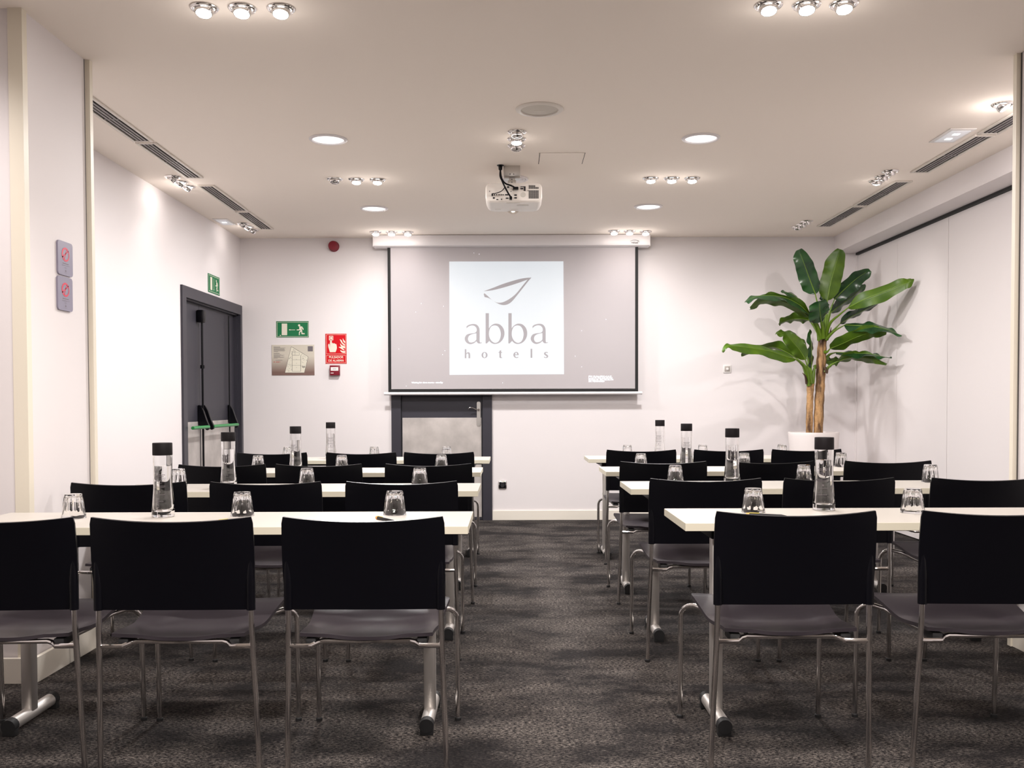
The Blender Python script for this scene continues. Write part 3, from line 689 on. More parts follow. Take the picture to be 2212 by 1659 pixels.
# linear air grilles
def linear_vent(x0, x1, ya, yb, label):
    t = thing('linear_air_grille', label, 'vent', ((x0+x1)/2, (ya+yb)/2, ZC), group='slotted air grilles in the ceiling')
    hx = (x1-x0)/2; hy = (yb-ya)/2; fr = .018; z0 = -.010
    bm = bmesh.new()
    box(bm, (-hx, -hy, z0), (-hx+fr, hy, 0), .002); box(bm, (hx-fr, -hy, z0), (hx, hy, 0), .002)
    box(bm, (-hx+fr, -hy, z0), (hx-fr, -hy+fr, 0), .002); box(bm, (-hx+fr, hy-fr, z0), (hx-fr, hy, 0), .002)
    obj('frame', bm, M['vent'], t)
    bm = bmesh.new(); box(bm, (-hx+fr, -hy+fr, -.0025), (hx-fr, hy-fr, -.0005)); obj('duct_opening', bm, M['ventdark'], t, False)
    n = 3; span = 2*(hx-fr)
    for k in range(n):
        xc = -hx+fr+span*(k+1)/(n+1)
        bm = bmesh.new(); box(bm, (xc-.007, -hy+fr, -.008), (xc+.007, hy-fr, -.003), .001); obj('slat', bm, M['slat'], t)
    bm = bmesh.new(); box(bm, (-hx+fr, -.004, -.0085), (hx-fr, .004, -.0035)); obj('cross_bar', bm, M['slat'], t, False)
for (a, b, lb) in ((4.88, 5.80, 'nearest'), (5.83, 6.73, 'second'), (6.965, 7.88, 'third'), (7.92, 8.71, 'farthest')):
    linear_vent(-2.290, -2.165, a, b, '%s slotted air grille in ceiling along the left wall' % lb)
for (a, b, lb) in ((4.86, 5.69, 'nearest'), (5.72, 6.64, 'second'), (6.90, 7.75, 'third'), (7.78, 8.66, 'farthest')):
    linear_vent(2.775, 2.905, a, b, '%s slotted air grille in ceiling along the right soffit' % lb)
# emergency lights
def emergency(px, py, w_, d_, label, on):
    p = onZ(px, py, ZC-.004)
    t = thing('emergency_light', label, 'emergency light', (p.x, p.y, ZC))
    bm = bmesh.new(); box(bm, (-w_/2, -d_/2, -.006), (w_/2, d_/2, 0), .002); obj('housing', bm, M['white'], t)
    bm = bmesh.new(); box(bm, (-w_/2+.02, -d_/2+.03, -.009), (w_/2-.02, d_/2-.03, -.006), .001); obj('lens', bm, M['led'], t)
    bm = bmesh.new()
    for yy in ((-.05, .05) if on else (0,)): box(bm, (-.018, yy-.016, -.0105), (.018, yy+.016, -.009))
    obj('led', bm, M['ledon'], t, False)
emergency(2057, 293.5, .155, .29, 'rectangular emergency light in ceiling near the right column', 1)
emergency(485, 479.5, .13, .28, 'small rectangular emergency light in ceiling at the left wall', 0)
# access hatch
hp_ = [onZ(x, y, ZC) for x, y in ((1162.8, 354), (1258, 352.4), (1262.5, 330), (1162.8, 331.6))]
hx0, hx1, hy0, hy1 = hp_[0].x, hp_[1].x, hp_[0].y, hp_[2].y
bm = bmesh.new(); box(bm, (hx0, hy0, ZC-.0015), (hx1, hy1, ZC)); 
o = obj('hatch_gap', bm, M['line'], None, False); 
t = thing('ceiling_hatch', 'square access hatch outlined in ceiling above the projector', 'hatch', ((hx0+hx1)/2, (hy0+hy1)/2, ZC))
o.parent = t; o.location = -t.location
bm = bmesh.new(); box(bm, (hx0+.004, hy0+.006, ZC-.003), (hx1-.004, hy1-.006, ZC-.0015)); o = obj('hatch_panel', bm, M['ceil'], t, False); o.location = -t.location

# ------------------------------------------------------------------ projector
pz0, pz1 = 2.485, 2.615; py0, py1 = 6.40, 6.73
pl_ = onY(1049, 420, 6.42).x; pr_ = onY(1171, 420, 6.42).x; pcx = (pl_+pr_)/2; hw = (pr_-pl_)/2
t = thing('ceiling_projector', 'white video projector hanging from the ceiling, rear sockets facing camera', 'projector', (pcx, 6.4, pz0))
bm = bmesh.new()
# rounded body: rounded rectangle section swept in y, tapering below
def rr_sec(hx, z0, z1, rad, y, n=5):
    out = []
    for (cx_, cz_, a0) in ((hx-rad, z1-rad, 0), (-hx+rad, z1-rad, 90), (-hx+rad, z0+rad, 180), (hx-rad, z0+rad, 270)):
        for q in range(n+1): out.append((cx_+rad*cos(R(a0+q*90/n)), y, cz_+rad*sin(R(a0+q*90/n))))
    return out
dz = pz1-pz0
secs = [rr_sec(hw*.96, .012, dz-.004, .03, 0), rr_sec(hw, .002, dz, .035, .012), rr_sec(hw, 0, dz, .035, .20), rr_sec(hw*.97, .0, dz, .035, .29), rr_sec(hw*.86, .006, dz-.01, .03, .335)]
rings = [[bm.verts.new(q) for q in s_] for s_ in secs]
for a, b in zip(rings, rings[1:]):
    for k in range(len(a)): bm.faces.new((a[k], a[(k+1) % len(a)], b[(k+1) % len(b)], b[k]))
bm.faces.new(rings[0][::-1]); bm.faces.new(rings[-1]); obj('shell', bm, M['proj'], t)
def prear(x, y): p = onY(1000+x*.09946, 330+y*.09946, 6.40); return (p.x-pcx, p.z-pz0)
def rect_rear(bm, x0, y0, x1, y1, d=.002):
    a = prear(x0, y0); b = prear(x1, y1); box(bm, (a[0], -d, b[1]), (b[0], .001, a[1]))
bm = bmesh.new()
for r_ in range(9):
    for c_ in range(6):
        rect_rear(bm, 1430+c_*37, 818+r_*20, 1458+c_*37, 832+r_*20)
for r_ in range(4):
    for c_ in range(6 if r_ > 1 else 4): rect_rear(bm, 1430+c_*37, 708+r_*20, 1458+c_*37, 722+r_*20)
obj('air_grille', bm, M['ventdark'], t, False)
bm = bmesh.new()
for x in (686, 732, 785, 830, 872): a = prear(x, 913); lathe(bm, [(.0045, 0), (.0045, .002), (.001, .002)], 10, a[0], a[1], True)
for v in bm.verts: v.co = V((v.co.x, -v.co.z, v.co.y))
rect_rear(bm, 915, 900, 985, 925); rect_rear(bm, 650, 965, 692, 1000); rect_rear(bm, 725, 1005, 768, 1025); rect_rear(bm, 825, 1000, 850, 1022); rect_rear(bm, 930, 975, 985, 1000)
rect_rear(bm, 1115, 905, 1172, 935); rect_rear(bm, 1115, 965, 1172, 995); rect_rear(bm, 958, 728, 1005, 765); rect_rear(bm, 572, 828, 588, 845); rect_rear(bm, 1035, 835, 1052, 850); rect_rear(bm, 1405, 815, 1420, 832)
rect_rear(bm, 1250, 730, 1362, 745); rect_rear(bm, 1320, 745, 1362, 830); rect_rear(bm, 1250, 765, 1310, 795)
obj('sockets', bm, M['ink'], t, False)
bm = bmesh.new(); a = prear(1310, 912); lathe(bm, [(.017, 0), (.017, .002), (.001, .002)], 20, a[0], a[1], True)
for v in bm.verts: v.co = V((v.co.x, -v.co.z, v.co.y))
obj('speaker_holes', bm, M['speaker'], t, False)
bm = bmesh.new()
lathe(bm, [(.05, .0), (.045, .02), (.036, .022), (.033, .018)], 28, capb=True, capt=True)
bmesh.ops.rotate(bm, verts=bm.verts, cent=(0, 0, 0), matrix=Matrix.Rotation(R(-90), 3, 'X')); bmesh.ops.translate(bm, verts=bm.verts, vec=(-.005, .325, .035)); obj('lens_ring', bm, M['proj'], t)
bm = bmesh.new(); bmesh.ops.create_uvsphere(bm, u_segments=20, v_segments=12, radius=.030)
bmesh.ops.translate(bm, verts=bm.verts, vec=(-.005, .345, .022)); obj('lens', bm, mat('projector_lens', (1, 1, 1), .1, emit=(1, .97, .92), es=6), t)
bm = bmesh.new()
box(bm, (.02, .09, -.001), (.10, .13, .0005)); box(bm, (-.05, .02, -.001), (.04, .026, .0005)); box(bm, (-.13, .22, -.001), (-.09, .25, .0005), .0002); box(bm, (-.02, .22, -.001), (.03, .235, .0005)); obj('underside_label', bm, M['vent'], t, False)
# mount
bm = bmesh.new(); mx0 = onY(1088, 376, 6.47).x-pcx; mx1 = onY(1123.5, 376, 6.47).x-pcx; mc = (mx0+mx1)/2
box(bm, (mx0, .03, onY(1105, 381, 6.43).z-pz0), (mx1, .16, ZC-pz0), .003)
tz = onY(1105, 381, 6.43).z-pz0
box(bm, (mc-.02, .06, dz-.002), (mc+.022, .10, tz+.02), .003); box(bm, (mc-.028, .052, dz-.002), (mc+.028, .11, dz+.03), .003)
obj('ceiling_mount', bm, M['steel'], t)
bm = bmesh.new()
for x, z in ((mc-.012, tz+.015), (mc+.012, tz+.015), (mc, dz+.035), (mc, dz+.016)): box(bm, (x-.003, .027 if z > tz else .0505, z-.003), (x+.003, .031 if z > tz else .053, z+.003))
obj('mount_screws', bm, M['ink'], t, False)
# cables
def cab(pts, r=.0045):
    bm = bmesh.new(); tube(bm, catmull(pts, 8), r, 8); return bm
hole = onZ(1081, 357, ZC); hx_, hy_ = hole.x, hole.y
def cp(x, y, Y): p = onY(1000+x*.09946, 330+y*.09946, Y); return (p.x, p.y, p.z)
t2 = thing('projector_cables', 'black cables running from ceiling hole to projector sockets', 'cable', (hx_, hy_, ZC))
for nm, pts, r_ in (('cable', [(hx_-.006, hy_, ZC-.002), cp(812, 380, 6.37), cp(835, 560, 6.36), cp(900, 720, 6.37), cp(985, 880, 6.37), cp(1040, 960, 6.375)], .0055),
                    ('cable', [(hx_+.004, hy_, ZC-.002), cp(815, 420, 6.36), cp(850, 580, 6.345), cp(930, 670, 6.35), cp(1040, 710, 6.36), cp(1110, 745, 6.375)], .0055),
                    ('cable', [(hx_, hy_+.004, ZC-.002), cp(800, 500, 6.355), cp(860, 640, 6.34), cp(905, 740, 6.35), cp(840, 830, 6.36), cp(720, 878, 6.365), cp(640, 888, 6.38)], .0028)):
    o = obj(nm, cab(pts, r_), M['black'], t2); o.location = (-hx_, -hy_, -ZC)
bm = bmesh.new(); lathe(bm, [(.024, 0), (.022, -.004), (.014, -.006), (.012, -.03), (.010, -.032)], 20); obj('cable_gland', bm, M['black'], t2)
bm = bmesh.new(); a = cp(1010, 945, 6.37); b = cp(1068, 1010, 6.37); box(bm, (a[0], 6.365, b[2]), (b[0], 6.399, a[2]), .003); a = cp(1085, 740, 6.37); b = cp(1205, 790, 6.37); box(bm, (a[0], 6.365, b[2]), (b[0], 6.399, a[2]), .003); a = cp(620, 878, 6.37); b = cp(650, 925, 6.37); box(bm, (a[0], 6.375, b[2]), (b[0], 6.399, a[2]), .002)
o = obj('plug', bm, M['black'], t2); o.location = (-hx_, -hy_, -ZC)

# ------------------------------------------------------------------ chairs
def make_chair():
    t = thing('stacking_chair', 'x', 'chair', group='black stacking chairs at the tables')
    # seat
    def seat(u, v):
        a = 2*u-1; hwid = .203+.030*v**1.3
        if v > .9: hwid -= .018*((v-.9)/.1)**2
        x = a*hwid; y = -.005+.445*v
        z = .4335 - .014*math.exp(-((v-.42)/.25)**2) + .024*max(0, (v-.45)/.5)**1.4
        if v > .86: z -= .5*(v-.86)**2
        e = (a/.86)**2+((v-.30)/.42)**2
        if e < 1: z -= .009*min(1, (1-e)*2.2)
        z += .004*abs(a)**4
        return (x, y, z)
    bm = bmesh.new(); sheet(bm, seat, 22, 22, .011)
    obj('seat', bm, M['seat'], t, angle=50)
    # backrest with side sleeves
    def back(u, v):
        a = 2*u-1; hwid = .2385+.0045*v+.004*sin(pi*v)
        if v > .93: hwid -= .004*((v-.93)/.07)**2
        x = a*hwid; z = .520+.283*v
        y = -.028-.012*v-.020*(1-a*a)*(.25+.75*v)-.010*v*v
        z -= .014*(1-a*a)*max(0, v)**4
        return (x, y, z)
    bm = bmesh.new(); sheet(bm, back, 24, 14, .009)
    for s_ in (-1, 1):
        pts = [(s_*.2305, -.030, .519), (s_*.2305, -.031, .60), (s_*.2320, -.033, .66), (s_*.2340, -.036, .71)]
        tube(bm, catmull(pts, 3), [.0138]*4+[.0132, .012, .0105, .0085, .006, .003], 12)
    obj('backrest', bm, M['black'], t, angle=50)
    for s_ in (-1, 1):
        bm = bmesh.new()
        tube(bm, catmull([(s_*.2440, .0, .012), (s_*.2385, -.012, .22), (s_*.2320, -.026, .43), (s_*.2305, -.030, .522)], 4), .0088, 12)
        lg = obj('leg', bm, M['chrome'], t)
        bm = bmesh.new(); lathe(bm, [(.0115, 0), (.0115, .010), (.009, .013)], 12, s_*.2440, 0); obj('foot_cap', bm, M['rubber'], lg)
        bm = bmesh.new()
        pts = [V((s_*.250, .505, .012)), V((s_*.250, .498, .20)), V((s_*.250, .493, .365))]
        for k in range(1, 7):
            a = R(k*15); pts.append(V((s_*(.250-.042*(1-cos(a))), .493-.044*(1-cos(a)), .366+.048*sin(a))))
        pts += [V((s_*.178, .40, .409)), V((s_*.164, .26, .398)), V((s_*.160, .10, .403)), V((s_*.158, .035, .409))]
        tube(bm, pts, .0088, 12); lg = obj('leg', bm, M['chrome'], t)
        bm = bmesh.new(); lathe(bm, [(.0115, 0), (.0115, .010), (.009, .013)], 12, s_*.250, .505); obj('foot_cap', bm, M['rubber'], lg)
        bm = bmesh.new(); box(bm, (s_*.17-.016, -.002, .399), (s_*.17+.016, .075, .424), .004); obj('seat_bracket', bm, M['rubber'], t)
    bm = bmesh.new()
    half = [(.2325, -.0245, .407), (.19, -.0225, .406), (.168, -.017, .405), (.152, .004, .410), (.132, .012, .413)]
    pts = [(-x, y, z) for x, y, z in half]+[(0, .012, .413)]+half[::-1]
    tube(bm, pts, .0078, 10); obj('stretcher', bm, M['chrome'], t)
    return t
HR = 1.013
ROWS = ('nearest', 'second', 'third', 'farthest')
chairs = []
def CX(a, b, Y): return ((a+b)/2-PX)/F*Y
#  (side,row, Y, [centre x], rotations)
CH = [('L', 0, 2.885, [-1.56, -1.02, -.446], [.04, 0, 0]),
      ('L', 1, 4.17, [CX(163.8, 404, 4.17), CX(460.7, 696.8, 4.17), CX(750, 988, 4.17)], [.10, 0, .03]),
      ('L', 2, 5.36, [CX(389, 579, 5.36), CX(599, 784, 5.36), CX(834, 1018.7, 5.36)], [.03, 0, .02]),
      ('L', 3, 6.62, [CX(516, 665.7, 6.62), CX(707.5, 857, 6.62), CX(873.6, 1024.6, 6.62)], [0, 0, 0]),
      ('R', 0, 2.905, [.857, 1.482], [-.0, -.02]),
      ('R', 1, 4.15, [CX(1402, 1641, 4.13), CX(1699, 1945, 4.05), CX(2000, 2243, 4.15)], [0, .03, 0]),
      ('R', 2, 5.34, [CX(1337, 1523, 5.34), CX(1567, 1753, 5.34), CX(1822.5, 2012, 5.30)], [0, 0, 0]),
      ('R', 3, 6.66, [CX(1309, 1457.6, 6.66), CX(1495, 1638, 6.72), CX(1666.7, 1820.7, 6.6)], [0, 0, 0])]
proto = None
for side, row, Y, xs, rots in CH:
    n = len(xs)
    for k, (x, r_) in enumerate(zip(xs, rots)):
        if side == 'L': pos = ('wall end', 'middle', 'aisle end')[k]
        else: pos = ('aisle end', 'middle', 'wall end')[k]
        if side == 'R' and row == 0: pos = ('aisle end', 'right, cut by the frame')[k]
        lb = 'black chair with chrome legs, %s row %s of aisle, %s' % (ROWS[row], 'left' if side == 'L' else 'right', pos)
        if proto is None:
            proto = make_chair(); c = proto; c['label'] = lb; c.location = (x, Y, 0); c.rotation_euler = (0, 0, r_)
        else: c = dup(proto, (x, Y, 0), r_, lb)
        c.scale = (1, 1, HR if side == 'R' else 1)

# ------------------------------------------------------------------ tables
def make_table(xl, xr):
    t = thing('training_table', 'x', 'table', group='narrow white training tables')
    ht = .72; th = .0272
    bm = bmesh.new(); box(bm, (-.9, -.225, ht-th), (.9, .225, ht), .0015)
    me_top = obj('tabletop', bm, [M['top'], M['edge']], t, False)
    for p in me_top.data.polygons:
        if abs(p.normal.z) < .8: p.material_index = 1
    for s_ in (-1, 1):
        x = xl if s_ < 0 else xr
        bm = bmesh.new(); box(bm, (x-.021, -.11, .04), (x+.021, -.06, ht-th-.035), .010)
        lg = obj('leg', bm, M['alu'], t)
        bm = bmesh.new(); tube(bm, [(x, -.205, .036), (x, .06, .036)], .0235, 16); obj('foot_bar', bm, M['alu'], lg)
        for e in (-1, 1):
            bm = bmesh.new(); y_ = -.235 if e < 0 else .06
            tube(bm, [(x, y_, .034), (x, y_+.030, .036)], .0252, 16); box(bm, (x-.023, y_+.003, 0), (x+.023, y_+.030, .03), .003)
            obj('foot_cap', bm, M['rubber'], lg)
        bm = bmesh.new(); box(bm, (x-.035, -.17, ht-th-.035), (x+.035, .17, ht-th), .004); box(bm, (x+s_*.03-.03, -.03, ht-th-.018), (x+s_*.06+.03, .03, ht-th), .003); obj('bracket', bm, M['black'], t)
    bm = bmesh.new(); box(bm, (-.66, .06, ht-th-.03), (.70, .085, ht-th)); obj('frame_rail', bm, M['black'], t, False)
    return t
TB = {'L': [(-1.05, 3.46), (-1.062, 4.76), (-1.088, 5.98), (-1.065, 7.22)], 'R': [(1.49, 3.44), (1.465, 4.72), (1.46, 5.85), (1.46, 7.11)]}
tp = None
for side in 'LR':
    for row, (x, y) in enumerate(TB[side]):
        lb = 'long white training table, %s row %s of the aisle' % (ROWS[row], 'left' if side == 'L' else 'right')
        if row == 0: tp = make_table(*((-.68, .755) if side == 'L' else (-.765, .745))); c = tp; c['label'] = lb; c.location = (x, y, 0)
        else: c = dup(tp, (x, y, 0), 0, lb)
        if side == 'R': c.scale = (1, 1, .731/.72)
HT = {'L': .72, 'R': .731}

# ------------------------------------------------------------------ bottles and glasses
def make_bottle():
    t = thing('water_bottle', 'x', 'bottle', group='glass water bottles with black caps')
    outer = [(.036, 0), (.0405, .003), (.0412, .008), (.0405, .03), (.0375, .07), (.0345, .11), (.0335, .15), (.0342, .19), (.0348, .225), (.0345, .232)]
    inner = [(.0315, .232), (.0318, .225), (.0312, .19), (.0305, .15), (.0315, .11), (.0345, .07), (.037, .032), (.034, .022), (.015, .019), (.001, .0185)]
    bm = bmesh.new(); lathe(bm, outer+inner, 40, capb=True, capt=True); obj('bottle_glass', bm, M['glass'], t, angle=60)
    bm = bmesh.new(); lathe(bm, [(.001, .0188), (.0150, .0193), (.0336, .0223), (.0366, .0322), (.0341, .07), (.0311, .11), (.0301, .15), (.0308, .19), (.001, .19)], 40, capb=True, capt=True); obj('water', bm, M['watr'], t, angle=60)
    bm = bmesh.new(); lathe(bm, [(.0352, .230), (.0358, .232), (.0356, .274), (.0345, .276), (.001, .276)], 40, capb=True); obj('cap', bm, mat('cap_charcoal', (.009, .007, .008), .6, spec=.2), t)
    # printed marks wrapped round the front of the glass
    bm = bmesh.new()
    def rad(z):
        for (r0, z0), (r1, z1) in zip(outer, outer[1:]):
            if z0 <= z <= z1: return r0+(r1-r0)*(z-z0)/(z1-z0)
        return .034
    rn = random.Random(5)
    rowsz = [(.158, .003, 1.2), (.152, .003, .9), (.146, .0014, 1.3), (.1425, .0014, 1.3), (.139, .0014, 1.2), (.1355, .0014, 1.3), (.132, .0014, 1.1), (.126, .0022, .5), (.118, .0014, 1.2), (.1145, .0014, 1.25), (.111, .0014, 1.0), (.096, .006, .18), (.085, .0018, 1.1), (.060, .0024, .8)]
    for z, h_, span in rowsz:
        a = -pi/2-span/2
        while a < -pi/2+span/2:
            da = rn.uniform(.03, .10); r_ = rad(z)+.0003
            b_ = min(a+da, -pi/2+span/2)
            poly(bm, [(r_*cos(a), r_*sin(a), z-h_/2), (r_*cos(b_), r_*sin(b_), z-h_/2), (r_*cos(b_), r_*sin(b_), z+h_/2), (r_*cos(a), r_*sin(a), z+h_/2)])
            a += da+.03
    obj('printed_marks', bm, M['inkgrey'], t, False)
    return t
M['watr'] = mat('water', (1, 1, 1), 0, trans=1, ior=1.33)
def make_glass():
    t = thing('drinking_glass', 'x', 'glass', group='upturned drinking glasses')
    # upside down tumbler: wide rim on the table, thick base on top, fluted sides
    outer = [(.0425, 0), (.0432, .002), (.0418, .014), (.0405, .020), (.0385, .035), (.0362, .055), (.0335, .075), (.0318, .084), (.0295, .0895)]
    inner = [(.012, .082), (.024, .081), (.0278, .077), (.0320, .055), (.0345, .035), (.0375, .020), (.0400, .010), (.0408, .0005)]
    bm = bmesh.new()
    def fl(z, a):
        k = max(0, min(1, (z-.018)/.006))*max(0, min(1, (.088-z)/.006))
        return 1-.09*k*abs(sin(a*5))
    seg = 60
    oz_ = []
    pr_o = []
    for (r, z) in outer: pr_o.append((r, z))
    rings = []
    for (r, z) in outer:
        rings.append([bm.verts.new((r*fl(z, 2*pi*k/seg)*cos(2*pi*k/seg), r*fl(z, 2*pi*k/seg)*sin(2*pi*k/seg), z)) for k in range(seg)])
    for a, b in zip(rings, rings[1:]):
        for k in range(seg): bm.faces.new((a[k], a[(k+1) % seg], b[(k+1) % seg], b[k]))
    bm.faces.new(rings[-1])
    ri = []
    for (r, z) in inner: ri.append([bm.verts.new((r*cos(2*pi*k/seg), r*sin(2*pi*k/seg), z)) for k in range(seg)])
    bm.faces.new(ri[0])
    for a, b in zip(ri, ri[1:]):
        for k in range(seg): bm.faces.new((a[k], a[(k+1) % seg], b[(k+1) % seg], b[k]))
    for k in range(seg): bm.faces.new((ri[-1][k], ri[-1][(k+1) % seg], rings[0][(k+1) % seg], rings[0][k]))
    obj('tumbler', bm, M['glass'], t, angle=50)
    return t
def at_px(px, Z): return (px-PX)/F*Z
bp_ = None
for side, lst in (('L', [(350, 3.54), (492.5, 4.83), (638, 6.02), (714, 7.27)]), ('R', [(1781, 3.60), (1582, 4.86), (1483, 5.97), (1425.6, 7.19)])):
    for row, (px, Y) in enumerate(lst):
        lb = 'glass water bottle with black cap on the %s table %s of aisle' % (ROWS[row], 'left' if side == 'L' else 'right')
        if bp_ is None: bp_ = make_bottle(); c = bp_; c['label'] = lb; c.location = (at_px(px, Y), Y, HT[side]+.0005)
        else: c = dup(bp_, (at_px(px, Y), Y, HT[side]+.0005), random.uniform(-.5, .5), lb)
gp = None
GL = [('L', 0, [(156, 3.50), (521.5, 3.56), (851.5, 3.58)]), ('L', 1, [(384, 4.85), (662, 4.86), (906, 4.88)]), ('L', 2, [(556.5, 6.06), (737.5, 6.06), (953, 6.07)]), ('L', 3, [(621, 7.27), (808, 7.27), (964.5, 7.28)]),
      ('R', 0, [(1628, 3.53), (1973, 3.50)]), ('R', 1, [(1459, 4.83), (1737, 4.83), (2011, 4.83)]), ('R', 2, [(1384.5, 5.95), (1608, 5.97), (1817.5, 5.98)]), ('R', 3, [(1355, 7.18), (1518, 7.20), (1689.5, 7.22)])]
for side, row, lst in GL:
    for k, (px, Y) in enumerate(lst):
        if side == 'L': pos = ('wall-end', 'middle', 'aisle-end')[k]
        else: pos = ('aisle-end', 'middle', 'wall-end')[k]
        if side == 'R' and row == 0 and k == 1: pos = 'right-hand'
        lb = '%s upturned glass on the %s table %s of the aisle' % (pos, ROWS[row], 'left' if side == 'L' else 'right')
        loc = (at_px(px, Y), Y, HT[side]+.0003)
        if gp is None: gp = make_glass(); c = gp; c['label'] = lb; c.location = loc
        else: c = dup(gp, loc, random.uniform(0, 1), lb)
# pens and note pads
def make_pen():
    t = thing('ballpoint_pen', 'x', 'pen', group='pens on the nearest tables')
    bm = bmesh.new(); tube(bm, [(-.07, 0, .006), (-.064, 0, .006), (.05, 0, .006), (.068, 0, .006)], [.0045, .006, .0052, .0015], 12); obj('barrel', bm, M['black'], t)
    bm = bmesh.new(); tube(bm, [(-.071, 0, .0062), (-.060, 0, .0062)], .0064, 12); obj('end_ring', bm, M['orange'], t)
    bm = bmesh.new(); box(bm, (-.062, -.0015, .0115), (-.025, .0015, .0135), .0005); obj('clip', bm, M['brass'], t)
    return t
pn = make_pen(); p = onZ(834, 1126, .72); pn.location = (p.x, p.y, .7203); pn.rotation_euler = (0, 0, -.95); pn['label'] = 'black pen by the aisle-end glass on nearest left table'
p = onZ(505, 1127, .72); dup(pn, (p.x, p.y, .7203), .9, 'pen mostly hidden behind a chair back on nearest left table')
p = onZ(1656, 1118, .731); dup(pn, (p.x, p.y, .7331), -.35, 'black pen on the note sheet on nearest right table')
p = onZ(1665, 1119.5, .731)
bm = bmesh.new(); box(bm, (-.105, -.07, 0), (.105, .055, .0016)); o = obj('note_pad', bm, M['paper'], None, False); o.location = (p.x, p.y, .7312); o.rotation_euler = (0, 0, -.06); tag(o, 'white note sheet under a pen on nearest right table', 'paper')

# ------------------------------------------------------------------ banana plant
PYD = 8.55
pp_ = onY(1757.5, 932, PYD); pr0 = (onY(1811, 935, PYD).x-onY(1704, 935, PYD).x)/2
t = thing('potted_banana_plant', 'tall artificial banana plant with two trunks in white round pot', 'plant', (pp_.x, PYD, 0))
rimz = onY(1757.5, 934, PYD-.1).z
bm = bmesh.new(); lathe(bm, [(pr0*.70, 0), (pr0*.72, .01), (pr0*.985, rimz-.03), (pr0, rimz-.005), (pr0*.995, rimz), (pr0*.93, rimz), (pr0*.92, rimz-.004), (pr0*.90, rimz-.08)], 48, capb=True, capt=False); obj('pot', bm, M['pot'], t)
bm = bmesh.new(); lathe(bm, [(pr0*.91, rimz-.07), (pr0*.5, rimz-.06), (.001, rimz-.058)], 32, capb=True); obj('soil', bm, M['soil'], t)
S5 = .32556
def L5(x, y, Y): p = onY(1500+x*S5, 500+y*S5, Y); return V((p.x-pp_.x, p.y-PYD, p.z))
def trunk(pts, rs):
    bm = bmesh.new(); c = catmull(pts, 6); n = len(c)
    def ri(i):
        f = i/(n-1)*(len(rs)-1); k = min(int(f), len(rs)-2); return rs[k]+(rs[k+1]-rs[k])*(f-k)
    tube(bm, c, [ri(i)*(1+.06*sin(i*1.9)) for i in range(n)], 18); return bm
base1 = L5(762, 1330, PYD); base1.z = rimz-.07; base2 = L5(820, 1330, PYD); base2.z = rimz-.07
obj('trunk', trunk([base1, L5(764, 1200, PYD), L5(768, 1080, PYD), L5(770, 1010, PYD)], [.031, .030, .029, .036]), M['trunk'], t)
obj('trunk', trunk([base2, L5(828, 1150, PYD), L5(836, 1000, PYD+.01), L5(842, 850, PYD), L5(850, 720, PYD), L5(855, 690, PYD)], [.041, .042, .040, .043, .036, .032]), M['trunk'], t)
T1 = (770, 1005); T2 = (852, 690)
def husk(pts):
    bm = bmesh.new(); tube(bm, catmull([L5(*p) for p in pts], 5), [.012, .012, .011, .010, .009, .008, .007, .006, .004, .003, .0015][:len(catmull([L5(*p) for p in pts], 5))], 8); obj('dry_husk', bm, M['husk'], t)
for hk in (([(866, 900, 8.5), (880, 940, 8.5), (888, 895, 8.48)]), ([(745, 1010, 8.53), (735, 960, 8.5), (716, 938, 8.5)]), ([(880, 720, 8.52), (898, 680, 8.5), (908, 635, 8.5)]), ([(838, 740, 8.50), (845, 700, 8.49), (860, 655, 8.49)])): husk(hk)
